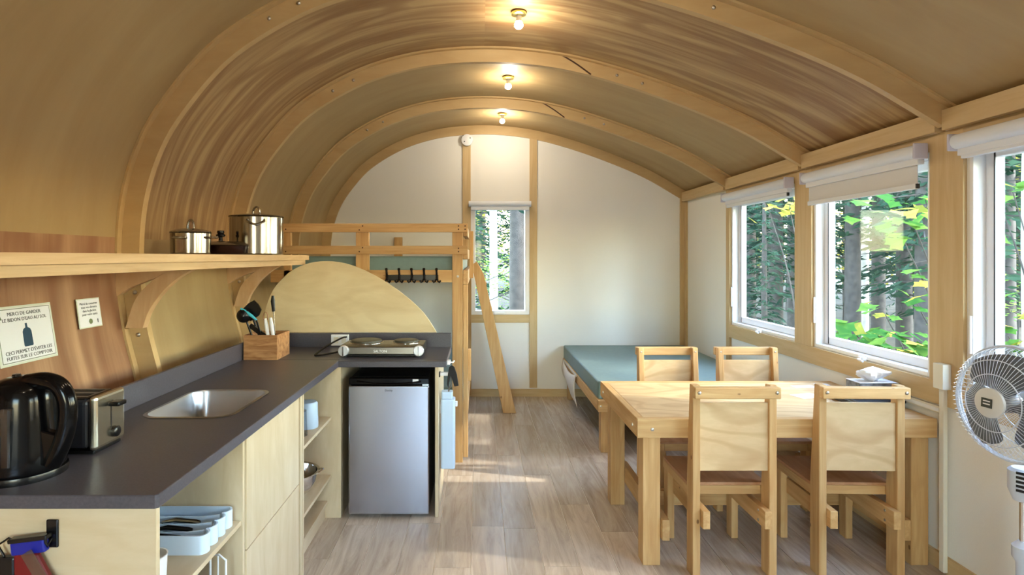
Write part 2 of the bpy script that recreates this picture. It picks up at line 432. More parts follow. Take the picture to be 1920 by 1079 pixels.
# ribs
bolt_xs = [-1.04, -.889, .995, 1.173]
MID = offset(INNER, .05)
def mid_at(x):
    best = min((p for p in MID if p[1] > 2), key=lambda p: abs(p[0]-x)); return best
RIBN = {0: 'behind the camera', 1: 'just out of view', 2: 'nearest in view', 3: 'second from the camera', 4: 'third from the camera'}
for k, y in enumerate(RIBS):
    r = thing('ceiling_rib', 'curved plywood ceiling rib, '+RIBN[k]+', running from floor to window wall', 'rib', (0, y, 0), 'curved roof ribs')
    MB().strip(INNER, OUTER, y, y+.04).build('arch', rib_w, r, smooth=True)
    MB().strip(offset(INNER, .088), OUTER, y-.034, y-.0005).build('batten', rib_w, r, smooth=True)
    for x in bolt_xs:
        p = mid_at(x)
        MB().lathe([(.011, 0), (.010, .004), (.005, .008), (0, .009)], (p[0], y+.0002, p[1]), (0,-1,0), 12).build('bolt', boltm, r, smooth=True)
    g = catmull([(.50, 3.052), (.60, 3.0), (.69, 2.945), (.79, 2.872)], 4)
    MB().strip(g, [(a+.010, b+.006) for a, b in g], y-.0012, y+.0005).build('splice_joint', dark_hole, r)
# end wall with window opening
def end_poly(x0, x1):
    top = [p for p in OUTER if p[1] > 1.7 and x0 < p[0] < x1]
    def zt(x):
        for a, b in zip(OUTER, OUTER[1:]):
            if a[1] > 1.7 and (a[0]-x)*(b[0]-x) <= 0 and a[0] != b[0]: return a[1]+(b[1]-a[1])*(x-a[0])/(b[0]-a[0])
        return None
    return zt, top
wall_far = bpy.data.objects.new('wall_far', None); C.objects.link(wall_far); wall_far['_org'] = (0,0,0); struct(wall_far, 'white end wall under the arch')
OC = [p for p in OUTER]
leftprof = [p for p in OUTER if p[0] <= -.13]
zt, _ = end_poly(-2, 2.6)
WX0, WX1, WZ0, WZ1 = -.105, .575, .925, 2.185    # end-window opening (clear of trims)
MB().prism(leftprof+[(-.13, zt(-.13)), (-.13, 0)], Y1, Y1+.1).build('wall_panel', white_wall, wall_far)
pr = [p for p in OUTER if .615 <= p[0] < XR+.05 and p[1] > 1.5]
MB().prism([(.615, 0), (.615, zt(.615))]+pr+[(XR+.1, pr[-1][1]), (XR+.1, 0)], Y1, Y1+.1).build('wall_panel', white_wall, wall_far)
pm = [p for p in OUTER if -.13 < p[0] < .615 and p[1] > 1.5]
MB().prism([(-.13, WZ1), (-.13, zt(-.13))]+pm+[(.615, zt(.615)), (.615, WZ1)], Y1, Y1+.1).build('wall_panel', white_wall, wall_far)
MB().box(-.13, .615, Y1, Y1+.1, 0, WZ0).build('wall_panel', white_wall, wall_far)
# trims on the end wall
T = .018
def trim(n, x0, x1, y0, y1, z0, z1, ax, label):
    o = B(x0, x1, y0, y1, z0, z1).build('trim_%d' % n, trimw[ax], bevel=.0015); return struct(o, label)
trim(1, -.185, -.093, Y1-T, Y1, .10, 2.94, 'Z', 'tan wooden batten left of the end window')
trim(2, .572, .658, Y1-T, Y1, .10, 2.93, 'Z', 'tan wooden batten right of the end window')
trim(3, 2.272, XR, Y1-T, Y1, .10, 2.24, 'Z', 'tan corner batten on the end wall')
trim(4, -.093, .572, Y1-T, Y1, .835, .925, 'X', 'tan wooden trim under the end window')
struct(MB().strip(INNER, OUTER, Y1-.022, Y1).build('trim_5', rib_w, smooth=True), 'curved wooden trim around the end wall')
struct(B(-1.35, XR, Y1-.018, Y1, 0, .085).build('baseboard_far', trimw['X'], bevel=.0015), 'wooden baseboard on the end wall')
# right wall with three (and two more behind the camera) window openings
wall_right = bpy.data.objects.new('wall_right', None); C.objects.link(wall_right); wall_right['_org'] = (0,0,0); struct(wall_right, 'white window wall on the right')
WT = .13
WINS = [(4.20, 5.28), (2.95, 3.98), (1.70, 2.72), (.47, 1.48), (-.77, .24)]
SILL, HEAD = .955, 2.12
MB().box(XR, XR+WT, Y0, Y1+.1, 0, SILL).build('wall_panel', white_wall, wall_right)
MB().box(XR, XR+WT, Y0, Y1+.1, HEAD, 2.36).build('wall_panel', white_wall, wall_right)
ys = [Y0]+[v for wv in sorted(WINS) for v in wv]+[Y1+.1]
for a, b in zip(ys[0::2], ys[1::2]):
    MB().box(XR, XR+WT, a, b, SILL, HEAD).build('wall_panel', white_wall, wall_right)
tn = 6
for a, b, lab in ((Y0, -.77, 'far behind the camera'), (.24, .47, 'behind the camera'), (1.48, 1.70, 'beside the camera'), (2.735, 2.94, 'between the near and the middle window'), (3.985, 4.195, 'between the middle and the far window'), (5.285, 5.36, 'left of the far window')):
    trim(tn, XR-.02, XR, a, b, .086 if a > 5 else SILL-.002, 2.20, 'Z', 'tan post '+lab); tn += 1
trim(tn, XR-.0215, XR, Y0, 5.285, .835, SILL-.003, 'Y', 'tan wooden sill band under the side windows'); tn += 1
trim(tn, XR-.0185, XR, Y0, 5.36, HEAD+.003, 2.205, 'Y', 'tan header band above the side windows'); tn += 1
trim(tn, XR-.02, XR, 6.39, Y1-T, .085, 2.205, 'Z', 'tan corner batten on the window wall'); tn += 1
struct(B(XR-.018, XR, Y0, Y1-.02, 0, .085).build('baseboard_right', trimw['Y'], bevel=.0015), 'wooden baseboard under the side windows')
eave = edges[:]
for k in range(len(eave)-1):
    a = eave[k]+(.022 if k else 0); b = (RIBS[k] if k < len(RIBS) else Y1-.022)
    trim(tn, 2.285, 2.345, a, b-.001, 2.205, 2.305, 'Y', 'wooden eave beam in roof bay '+['behind the camera', 'near the camera', 'beside the camera', 'above the middle window', 'above the far window', 'beside the end wall'][k]); tn += 1
struct(B(XR, XR+.14, Y0-.3, Y1+.3, 2.305, 2.50).build('trim_%d' % tn, darkgrey), 'roof edge flashing outside'); tn += 1
# front wall behind the camera, with a glazed door and a window
wall_near = bpy.data.objects.new('wall_near', None); C.objects.link(wall_near); wall_near['_org'] = (0,0,0); struct(wall_near, 'white front wall behind the camera')
def nbox(x0, x1, z0, z1): MB().box(x0, x1, Y0-.1, Y0, z0, z1).build('wall_panel', white_wall, wall_near)
MB().prism([p for p in OUTER if p[0] <= -.95]+[(-.95, zt(-.95)), (-.95, 0)], Y0-.1, Y0).build('wall_panel', white_wall, wall_near)
ptop = [p for p in OUTER if -.95 < p[0] < 2.3 and p[1] > 2.1]
MB().prism([(-.95, 2.1), (-.95, zt(-.95))]+ptop+[(2.3, zt(2.3)), (2.3, 2.1)], Y0-.1, Y0).build('wall_panel', white_wall, wall_near)
nbox(.15, XR+.1, 0, 2.1)
d1 = thing('door_1', None, None, (-.4, Y0-.05, 0)); struct(d1, 'glazed entrance door behind the camera')
for bx_ in ((-.95, -.86, 0, 2.1), (.06, .15, 0, 2.1)): B(bx_[0], bx_[1], Y0-.08, Y0-.03, bx_[2], bx_[3]).build('stile', frame_white, d1)
B(-.86, .06, Y0-.08, Y0-.03, 2.0, 2.1).build('rail', frame_white, d1); B(-.86, .06, Y0-.08, Y0-.03, 0, .12).build('rail', frame_white, d1)
B(-.86, .06, Y0-.056, Y0-.05, .12, 2.0).build('pane', pane_m, d1)

# ------------------------------------------------------------------ windows and blinds on the right wall
for n, (a, b) in enumerate(WINS):
    wn = thing('window_%d' % (n+1), None, None, (XR+.05, (a+b)/2, SILL))
    struct(wn, 'white casement window, '+['farthest on the window wall', 'in the middle of the window wall', 'behind the standing fan', 'beside the camera', 'behind the camera'][n])
    fw = .05; x0, x1 = XR-.003, XR+.125
    B(x0, x1, a+.002, a+.022, SILL+.002, HEAD-.002).build('jamb', frame_white, wn, bevel=.002)
    B(x0, x1, b-.022, b-.002, SILL+.002, HEAD-.002).build('jamb', frame_white, wn, bevel=.002)
    B(x0, x1, a+.022, b-.022, SILL+.002, SILL+.024).build('sill', frame_white, wn, bevel=.002)
    B(x0, x1, a+.022, b-.022, HEAD-.024, HEAD-.002).build('head', frame_white, wn, bevel=.002)
    s0, s1 = XR+.055, XR+.10
    B(s0, s1, a+.024, a+.024+fw, SILL+.026, HEAD-.026).build('sash_stile', frame_white, wn, bevel=.003)
    B(s0, s1, b-.024-fw, b-.024, SILL+.026, HEAD-.026).build('sash_stile', frame_white, wn, bevel=.003)
    B(s0, s1, a+.024+fw, b-.024-fw, SILL+.026, SILL+.026+fw).build('sash_rail', frame_white, wn, bevel=.003)
    B(s0, s1, a+.024+fw, b-.024-fw, HEAD-.026-fw, HEAD-.026).build('sash_rail', frame_white, wn, bevel=.003)
    B(XR+.074, XR+.080, a+.074, b-.074, SILL+.076, HEAD-.076).build('pane', pane_m, wn)
    B(s0-.004, s0, b-.074, b-.070, SILL+.03, HEAD-.03).build('seal', blackmat, wn)
    if n < 3:
        ck = B(XR-.022, XR-.003, (a+b)/2-.03, (a+b)/2+.03, SILL-.004, SILL+.018).build('crank_base', white, wn, bevel=.003)
        MB().tube([(XR-.02, (a+b)/2, SILL+.008), (XR-.045, (a+b)/2-.01, SILL+.004), (XR-.05, (a+b)/2-.06, SILL+.0)], .007).build('crank_handle', white, ck, smooth=True)
        B(XR-.014, XR-.003, b-.018, b-.006, 1.12, 1.30).build('latch', white, wn, bevel=.003)
        drop = [2.03, 1.935, 2.045][n]
        bl = thing('roller_blind', 'white roller blind '+['above the farthest side window, almost fully rolled up', 'on the middle side window, lowered a hand width', 'over the side window behind the fan'][n], 'blind', (XR-.06, (a+b)/2, 2.12), 'white roller blinds')
        xc = XR-.062; prof = []
        for t in range(14):
            th = 2*math.pi*t/14; prof.append((xc+.036*math.cos(th), 2.128+.036*math.sin(th)))
        MB().prism(prof, a+.0, b+.0).build('cassette', blind_white, bl, smooth=True)
        B(xc-.04, xc+.036, a-.014, a-.001, 2.085, 2.168).build('end_cap', plain('blind_cap', (200, 198, 212), .5), bl, bevel=.006)
        B(xc-.04, xc+.036, b+.001, b+.014, 2.085, 2.168).build('end_cap', plain('blind_cap', (200, 198, 212), .5), bl, bevel=.006)
        B(xc-.004, xc+.03, a+.005, b-.005, 2.06, 2.10).build('fascia', blind_white, bl, bevel=.004)
        B(xc+.012, xc+.0145, a+.03, b-.02, drop+.028, 2.065).build('fabric', blind_cloth, bl)
        hb = B(xc+.0, xc+.022, a+.03, b-.02, drop, drop+.03).build('hem_bar', blind_white, bl, bevel=.004)
        B(xc+.002, xc+.020, a+.024, a+.0299, drop+.003, drop+.027).build('bar_cap', darkgrey, hb)
# end-wall window
we = thing('window_6', None, None, (.23, Y1, WZ0)); struct(we, 'narrow white window in the end wall')
B(-.092, .571, Y1-.012, Y1+.10, WZ0+.001, WZ0+.045).build('frame_rail', frame_white, we, bevel=.003)
B(-.092, .571, Y1-.012, Y1+.10, 2.12, 2.184).build('frame_rail', frame_white, we, bevel=.003)
B(-.092, -.04, Y1-.012, Y1+.10, WZ0+.045, 2.12).build('frame_stile', frame_white, we, bevel=.003)
B(.52, .571, Y1-.012, Y1+.10, WZ0+.045, 2.12).build('frame_stile', frame_white, we, bevel=.003)
B(-.04, .52, Y1+.055, Y1+.061, WZ0+.045, 2.12).build('pane', pane_m, we)
B(.17, .29, Y1-.028, Y1-.012, WZ0+.004, WZ0+.03).build('latch', white, we, bevel=.003)
B(-.13, -.092, Y1+.001, Y1+.1, WZ0, WZ1).build('filler', frame_white, we); B(.571, .615, Y1+.001, Y1+.1, WZ0, WZ1).build('filler', frame_white, we)
eb = thing('roller_blind', 'white roller blind rolled up above the narrow end-wall window', 'blind', (.235, Y1-.05, 2.16), 'white roller blinds')
MB().prism([(Y1-.055+.033*math.cos(t*math.pi/7), 2.175+.033*math.sin(t*math.pi/7)) for t in range(14)], -.115, .585, 'X').build('cassette', blind_white, eb, smooth=True)
B(-.09, .565, Y1-.07, Y1-.02, 2.105, 2.146).build('fascia', blind_white, eb, bevel=.004)
# smoke detector
sdv = thing('smoke_detector', 'round white smoke detector at the top of the end wall batten', 'smoke detector', (-.133, Y1-.02, 2.895))
MB().lathe([(.066, 0), (.068, .012), (.064, .03), (.05, .036), (0, .037)], (-.133, Y1-.0235, 2.895), (0,-1,0), 28).build('body', white, sdv, smooth=True)
for dx, dz in ((-.03, -.02), (.035, .02)):
    MB().lathe([(.008, 0), (.007, .003), (0, .0032)], (-.133+dx, Y1-.0575, 2.895+dz), (0,-1,0), 10).build('vent', darkgrey, sdv)

# ------------------------------------------------------------------ ceiling lamps
for k, y in enumerate((-.25, .97, 2.20, 3.44, 4.68, 5.88)):
    lp = thing('ceiling_lamp', 'small bright ceiling spotlight '+['behind the camera', 'above the camera', 'just above the frame', 'nearest along the ridge', 'second along the ridge', 'farthest along the ridge, by the end wall'][k], 'lamp', (.24, y, 3.05), 'spotlights along the ridge')
    zc = 3.052
    MB().lathe([(.045, 0), (.045, -.012), (.030, -.018), (0, -.018)], (.24, y, zc), (0,0,1), 24).build('base_plate', brass, lp, smooth=True)
    MB().lathe([(.016, -.017), (.016, -.05), (.022, -.055)], (.24, y, zc), (0,0,1), 20).build('socket', white, lp, smooth=True)
    MB().lathe([(.018, -.056), (.026, -.068), (.026, -.082), (.016, -.094), (0, -.098)], (.24, y, zc), (0,0,1), 20).build('bulb', bulb_m, lp, smooth=True)
    ld = bpy.data.lights.new('lamp_light', 'POINT'); ld.energy = LAMP_W; ld.color = (1, .90, .76); ld.shadow_soft_size = .03
    lo = bpy.data.objects.new('lamp_light', ld); C.objects.link(lo); lo.parent = lp; lo.location = (0, 0, -.135)

# ------------------------------------------------------------------ shelf with brackets
shelf = thing('wall_shelf', 'long plywood wall shelf above the counter carrying the pots', 'shelf', (-1.45, 2.0, 1.558))
B(-1.74, -1.22, -.6, 4.10, 1.558, 1.592).build('board', shelf_w, shelf, bevel=.002)
B(-1.275, -1.245, -.6, 4.095, 1.524, 1.5575).build('front_batten', shelf_w, shelf, bevel=.002)
for y in (RIBS[1], 2.82, 4.05):
    lower = catmull([(-1.637,1.232),(-1.603,1.322),(-1.524,1.427),(-1.418,1.506),(-1.285,1.553)], 5)
    upper = catmull([(-1.722,1.232),(-1.672,1.374),(-1.590,1.463),(-1.500,1.520),(-1.42,1.553)], 5)
    MB().strip(upper, lower, y-.043, y-.001).build('bracket', bracket_w, shelf, bevel=.0015)
    gus = [(-1.772,1.5575),(-1.772,1.385),(-1.70,1.43),(-1.62,1.462),(-1.52,1.495),(-1.45,1.53),(-1.42,1.5575)]
    MB().prism(gus, y-.038, y-.004).build('gusset', bracket_w, shelf, bevel=.001)
    for bx_, bz in ((-1.70, 1.405), (-1.683, 1.195)):
        MB().lathe([(.011, 0), (.010, .004), (.005, .008), (0, .009)], (bx_, y-.0005, bz), (0,-1,0), 12).build('bolt', boltm, shelf, smooth=True)

# ------------------------------------------------------------------ kitchen counter
CT, CB = .948, .911
CF, CK = -.85, -1.45
# near worktop with sink cut-out
SX0, SX1, SY0, SY1 = -1.335, -.985, 2.24, 2.70
wt = thing('worktop', 'dark grey laminate worktop with the sink, running along the curved wall', 'worktop', (-1.15, 2.5, CB))
def rrect(x0, x1, y0, y1, r, n=6):
    out = []
    for cx, cy, a0 in ((x1-r, y0+r, -90), (x1-r, y1-r, 0), (x0+r, y1-r, 90), (x0+r, y0+r, 180)):
        for k in range(n+1):
            a = math.radians(a0+90*k/n); out.append((cx+r*math.cos(a), cy+r*math.sin(a)))
    return out
def slab_hole(outer, hole, z0, z1):
    bm = bmesh.new()
    vo = [bm.verts.new((x, y, z1)) for x, y in outer]; vh = [bm.verts.new((x, y, z1)) for x, y in hole]
    eo = [bm.edges.new((vo[i], vo[(i+1) % len(vo)])) for i in range(len(vo))]
    eh = [bm.edges.new((vh[i], vh[(i+1) % len(vh)])) for i in range(len(vh))]
    r = bmesh.ops.triangle_fill(bm, edges=eo+eh, use_beauty=True)
    g = bmesh.ops.extrude_face_region(bm, geom=bm.faces[:])
    for v in g['geom']:
        if isinstance(v, bmesh.types.BMVert): v.co.z = z0
    bm.verts.index_update()
    m = MB(); m.add([v.co[:] for v in bm.verts], [[v.index for v in f.verts] for f in bm.faces]); bm.free(); return m
slab_hole([(CK, 1.51), (CF-.008, 1.51), (CF, 1.518), (CF, 3.452), (-.86, 3.50), (CK, 3.50)], rrect(SX0, SX1, SY0, SY1, .07), CB, CT).build('slab', counter_m, wt, bevel=.004)
B(CK-.02, CK, 1.51, 4.0, CB, 1.05).build('backsplash', counter_m, wt, bevel=.004)
wf = thing('worktop', 'short grey laminate worktop above the mini fridge, carrying the hot plate', 'worktop', (-.8, 3.7, CB))
B(-1.448, -.195, 3.502, 3.998, CB, CT).build('slab', counter_m, wf, bevel=.004)
B(-.858, -.195, 3.45, 3.5015, CB, CT).build('front_edge', counter_m, wf, bevel=.004)
B(-1.449, -.195, 3.999, 4.025, CB, 1.045).build('backsplash', counter_m, wf, bevel=.003)
# sink
sk = thing('sink', 'rectangular stainless steel sink set in the worktop', 'sink', ((SX0+SX1)/2, (SY0+SY1)/2, CT))
levels = [(.012, CT+.002, .08), (-.003, CT+.003, .07), (-.006, CT-.004, .068), (-.014, CT-.12, .06), (-.035, CT-.145, .05), (-.14, CT-.15, .03)]
m = MB(); loops = []
for g, z, r in levels: loops.append([(x, y, z) for x, y in rrect(SX0-g, SX1+g, SY0-g, SY1+g, max(r, .01))])
nv = len(loops[0])
m.add([p for L in loops for p in L], [(i*nv+k, i*nv+(k+1) % nv, (i+1)*nv+(k+1) % nv, (i+1)*nv+k) for i in range(len(levels)-1) for k in range(nv)]+[tuple((len(levels)-1)*nv+k for k in range(nv))])
m.build('basin', sinkm, sk, smooth=True)
MB().lathe([(.035, 0), (.035, .002), (.028, .003), (.024, 0), (0, -.001)], ((SX0+SX1)/2, 2.47, CT-.1495), (0,0,1), 24).build('drain', chrome, sk, smooth=True)
# cabinets under near worktop
PF = -.868
cb = thing('base_cabinet', 'open plywood base cabinet at the near end, holding the cutlery tray', 'cabinet', (-1.15, 1.8, 0))
B(-1.38, PF, 1.535, 1.553, 0, CB-.001).build('end_panel', cabp['X'], cb, bevel=.001)
B(-1.38, PF-.006, 2.112, 2.13, 0, CB-.001).build('side_panel', cabp['Z'], cb, bevel=.001)
B(-1.38, PF-.012, 1.554, 2.111, .585, .603).build('shelf', cabp['Y'], cb, bevel=.001)
B(-1.38, PF-.012, 1.554, 2.111, .08, .098).build('shelf', cabp['Y'], cb, bevel=.001)
B(-1.385, -1.381, 1.554, 2.111, .1, CB-.001).build('back', cabp['Y'], cb)
MB().lathe([(.007, 0), (.006, .002), (0, .0022)], (-.96, 2.1118, .575), (0,-1,0), 12).build('peg_hole', darkgrey, cb)
c2 = thing('base_cabinet', 'plywood base cabinet with two plain doors under the sink', 'cabinet', (-1.15, 2.45, 0))
B(-1.38, PF-.022, 2.132, 2.15, 0, CB-.001).build('side_panel', cabp['Z'], c2)
B(-1.38, PF-.022, 2.74, 2.758, 0, CB-.001).build('side_panel', cabp['Z'], c2)
B(-1.38, PF-.022, 2.151, 2.739, .06, .078).build('bottom', cabp['Y'], c2)
B(PF-.018, PF, 2.134, 2.752, .484, CB-.004).build('door', cabp['Z'], c2, bevel=.0015)
B(PF-.018, PF, 2.134, 2.752, .05, .480).build('door', cabp['Z'], c2, bevel=.0015)
c3 = thing('base_cabinet', 'open plywood base cabinet with two shelves holding glasses and colander', 'cabinet', (-1.15, 3.1, 0))
B(-1.38, PF+.004, 2.762, 2.78, 0, CB-.001).build('side_panel', cabp['Z'], c3, bevel=.001)
B(-1.38, PF+.004, 2.80, 2.818, 0, CB-.001).build('side_panel', cabp['Z'], c3, bevel=.001)
B(-1.38, PF+.002, 2.781, 2.799, 0, CB-.001).build('filler', cabp['Z'], c3)
MB().prism([(-1.38, 0), (-.90, 0), (-.835, .0), (-.835, CB-.001), (-1.38, CB-.001)], 3.452, 3.47).build('side_panel', cabp['Z'], c3, bevel=.001)
B(-1.38, -.893, 2.819, 3.451, .595, .613).build('shelf', cabp['Y'], c3, bevel=.001)
B(-1.38, -.893, 2.819, 3.451, .245, .263).build('shelf', cabp['Y'], c3, bevel=.001)
B(-1.38, -.915, 2.819, 3.451, .085, .103).build('shelf', cabp['Y'], c3, bevel=.001)
B(-.945, -.93, 2.819, 3.451, 0, .085).build('toe_board', cabp['Y'], c3)
B(-1.385, -1.381, 2.819, 3.451, .1, CB-.001).build('back', cabp['Y'], c3)
MB().cyl((-.98, 3.4515, .50), (-.98, 3.43, .50), .004).build('shelf_peg', boltm, c3)
c4 = thing('fridge_cabinet', 'plywood surround of the mini fridge under the hot plate', 'cabinet', (-.5, 3.7, 0))
B(-.853, -.836, 3.472, 3.99, 0, CB-.001).build('side_panel', cabp['Z'], c4)
B(-.266, -.246, 3.462, 3.99, 0, CB-.001).build('side_panel', cabp['Z'], c4, bevel=.001)
B(-.835, -.267, 3.982, 3.99, 0, CB-.001).build('back', darkgrey, c4)
# curved splash board behind the hot plate
sp = [(498,625.5),(496.5,592),(499,576),(512,544),(535,517),(557.5,502),(585,492.6),(615,490),(644.6,493.7),(672,502.5),(706,519),(741,541),(775,568),(798,592),(818.7,624)]
prof = catmull([((x-898)*.003766, EYE-(y-482)*.003766) for x, y in sp], 5)
prof[0] = (prof[0][0], 1.046); prof[-1] = (prof[-1][0], 1.046)
tag(MB().prism(prof, 4.03, 4.048).build('splash_board', splash_w, bevel=.001), 'half-egg shaped plywood board standing behind the hot plate', 'board')

# ------------------------------------------------------------------ fridge
fr = thing('mini_fridge', 'stainless steel mini fridge with black top trim under the worktop', 'fridge', (-.54, 3.7, 0))
FX0, FX1 = -.788, -.297-.004
B(FX0+.004, FX1-.004, 3.505, 3.96, .02, .845).build('body', black, fr, bevel=.004)
B(FX0, FX1, 3.443, 3.5, .022, .800).build('door', fridge_steel, fr, bevel=.008, seg=3)
hd = MB(); hd.prism([(FX0, .803), (FX1, .803), (FX1, .845), (FX0, .845)], 3.455, 3.50); hd.build('top_trim', blackgloss, fr, bevel=.006)
MB().tube([(FX0+.05, 3.452, .826), (FX0+.15, 3.449, .812), ((FX0+FX1)/2, 3.448, .808), (FX1-.15, 3.449, .812), (FX1-.05, 3.452, .826)], .005).build('handle_lip', blackgloss, fr, smooth=True)
B(FX1-.10, FX1-.065, 3.453, 3.4545, .822, .838).build('sticker', paper, fr)
B(FX1-.04, FX1-.003, 3.441, 3.4545, .801, .812).build('hinge', steel, fr)
for x in (FX0+.03, FX1-.03): MB().cyl((x, 3.53, 0), (x, 3.53, .021), .015).build('foot', black, fr)
text_mesh('Danby', .018, 'lettering', darkgrey, fr, ((FX0+FX1)/2, 3.4424, .768), (1,0,0), (0,0,1))

# ------------------------------------------------------------------ hot plate
hp = thing('hot_plate', 'two-burner stainless hot plate with silver knobs on the short worktop', 'hot plate', (-.62, 3.68, CT))
HX0, HX1, HY0, HY1 = -.875, -.352, 3.58, 3.84
MB().prism([(HY0, CT+.018), (HY1, CT+.018), (HY1, CT+.072), (HY0+.055, CT+.074), (HY0+.005, CT+.066)], HX0, HX1, 'X').build('housing', plain('hotplate_steel', (112, 108, 104), .3, metal=1), hp, bevel=.005)
B(HX0+.01, HX1-.01, HY0+.012, HY1-.01, CT+.005, CT+.018).build('base', black, hp)
for x in (HX0+.03, HX1-.03):
    for y in (HY0+.03, HY1-.03): MB().cyl((x, y, CT), (x, y, CT+.006), .012).build('foot', black, hp)
for x, r in ((-.735, .098), (-.475, .078)):
    bn = MB().lathe([(r+.01, 0), (r+.01, .004), (r, .005), (r, .016), (r-.006, .018), (r*.4, .018), (0, .016)], (x, HY0+.155, CT+.073), (0,0,1), 36).build('burner', plain('cast_iron', (74, 72, 62), .45), hp, smooth=True)
    MB().lathe([(r+.012, 0), (r+.012, .003), (r+.009, .005), (r+.009, 0)], (x, HY0+.155, CT+.073), (0,0,1), 36).build('ring', chrome, bn, smooth=True)
for x in (-.848, -.378):
    kb = MB().lathe([(.034, 0), (.034, .014), (.030, .020), (0, .020)], (x, HY0+.002, CT+.043), (0,-1,0), 24).build('knob', plain('knob_silver', (222, 224, 228), .3, metal=.6), hp, smooth=True)
    MB().box(x-.004, x+.004, HY0-.026, HY0-.0165, CT+.015, CT+.071).build('knob_bar', chrome, kb)
text_mesh('SALTON', .022, 'lettering', white, hp, (-.62, HY0+.0012, CT+.032), (1,0,0), (0,.09,1))
MB().tube(catmull([(-.86, 3.76, CT+.03), (-.93, 3.70, CT+.012), (-1.02, 3.62, CT+.008), (-1.045, 3.66, CT+.008), (-1.0, 3.80, CT+.045), (-.945, 3.93, CT+.072), (-.925, 3.985, CT+.072)], 6), .006).build('power_cord', black, hp, smooth=True)
op = thing('outlet_plate', 'white double outlet plate on the backsplash behind the hot plate', 'outlet', (-.97, 3.998, .99))
B(-1.035, -.91, 3.992, 3.9985, .958, 1.036).build('plate', white, op, bevel=.003)
for x in (-1.0, -.945): B(x-.016, x+.016, 3.990, 3.9919, .975, 1.02).build('socket', cream, op, bevel=.002)
# utensil block
ub = thing('utensil_block', 'striped wooden utensil block in the worktop corner', 'utensil holder', (-1.38, 3.55, CT))
ux0, ux1, uy0, uy1, uz = -1.44, -1.235, 3.49, 3.72, 1.10
B(ux0, ux1, uy0, uy0+.014, CT, uz).build('front', acacia, ub, bevel=.001)
B(ux0, ux1, uy1-.014, uy1, CT, uz).build('rear', acacia, ub, bevel=.001)
B(ux0, ux0+.014, uy0+.0145, uy1-.0145, CT, uz).build('side', acacia, ub)
B(ux1-.014, ux1, uy0+.0145, uy1-.0145, CT, uz).build('side', acacia, ub)
B(ux0+.0145, ux1-.0145, uy0+.0145, uy1-.0145, CT, CT+.012).build('bottom', acacia, ub)
def utensil(name, label, parts, base):
    t = thing(name, label, 'utensil', base, 'utensils in the wooden block')
    for pn, mb, mt in parts: mb.build(pn, mt, t, smooth=True, bevel=0)
ladle = MB().obox((-1.415, 3.545, 1.262), (.62,0,.5), (-.5,0,.62), (0,1,0), .05, .044, .005)
lad2 = MB(); lad2.prism([(-1.475,1.22),(-1.455,1.19),(-1.42,1.18),(-1.37,1.215),(-1.355,1.25),(-1.375,1.285),(-1.40,1.31),(-1.435,1.29),(-1.465,1.26)], 3.55, 3.562)
utensil('spatula', 'wide black spatula leaning left in the wooden block', [('blade', lad2, black), ('handle', MB().cyl((-1.405, 3.556, 1.19), (-1.34, 3.58, CT+.03), .007), black)], (-1.34, 3.58, CT+.02))
utensil('ladle', 'round black ladle low at the left of the wooden block', [('bowl', MB().lathe([(.044, 0), (.04, .014), (.025, .026), (0, .03)], (-1.452, 3.525, 1.215), (.2,-.9,-.1), 20), black), ('handle', MB().cyl((-1.435, 3.525, 1.18), (-1.38, 3.56, CT+.04), .006), black)], (-1.38, 3.56, CT+.03))
utensil('serving_spoon', 'teal-handled spoon slanting left across the black spatula', [('handle', MB().tube([(-1.468,3.515,1.262),(-1.44,3.515,1.245),(-1.40,3.518,1.215),(-1.372,3.522,1.19)], [.005,.0095,.0095,.006]), teal), ('shank', MB().cyl((-1.372,3.522,1.19), (-1.33,3.56,CT+.04), .006), black)], (-1.33, 3.56, CT+.03))
utensil('tongs', 'black kitchen tongs slanting low in the wooden block', [('arm', MB().obox((-1.372, 3.54, 1.12), (.75,0,-.55), (.55,0,.75), (0,1,0), .06, .014, .006), black)], (-1.37, 3.54, CT+.02))
utensil('paring_knife', 'white-handled knife at the left of the pair in the block', [('handle', MB().tube([(-1.318,3.52,1.20),(-1.312,3.52,1.16),(-1.303,3.525,1.09)], [.008,.012,.011]), white), ('blade', MB().box(-1.308,-1.298,3.524,3.526,CT+.03,1.09), steel)], (-1.30, 3.52, CT+.02))
utensil('paring_knife', 'white-handled knife at the right of the pair in the block', [('handle', MB().tube([(-1.285,3.52,1.205),(-1.28,3.52,1.165),(-1.272,3.525,1.09)], [.008,.012,.011]), white), ('blade', MB().box(-1.278,-1.268,3.524,3.526,CT+.03,1.09), steel)], (-1.27, 3.52, CT+.02))
utensil('peeler', 'black-handled peeler standing upright in the wooden block', [('handle', MB().tube([(-1.30,3.60,1.335),(-1.30,3.60,1.30),(-1.295,3.60,1.235)], [.008,.014,.010]), black), ('shank', MB().cyl((-1.295,3.60,1.235), (-1.28,3.60,CT+.02), .004), steel)], (-1.28, 3.60, CT+.02))
utensil('whisk', 'small steel wire whisk behind the white knives', [('wire', MB().tube([(-1.335+.014*math.cos(t*math.pi/6), 3.57, 1.205+.03*math.sin(t*math.pi/6)) for t in range(-2, 9)], .002), plain('copper_wire', (170,120,100), .3, metal=1)), ('handle', MB().cyl((-1.335,3.57,1.18), (-1.32,3.575,CT+.03), .005), steel)], (-1.32, 3.57, CT+.02))

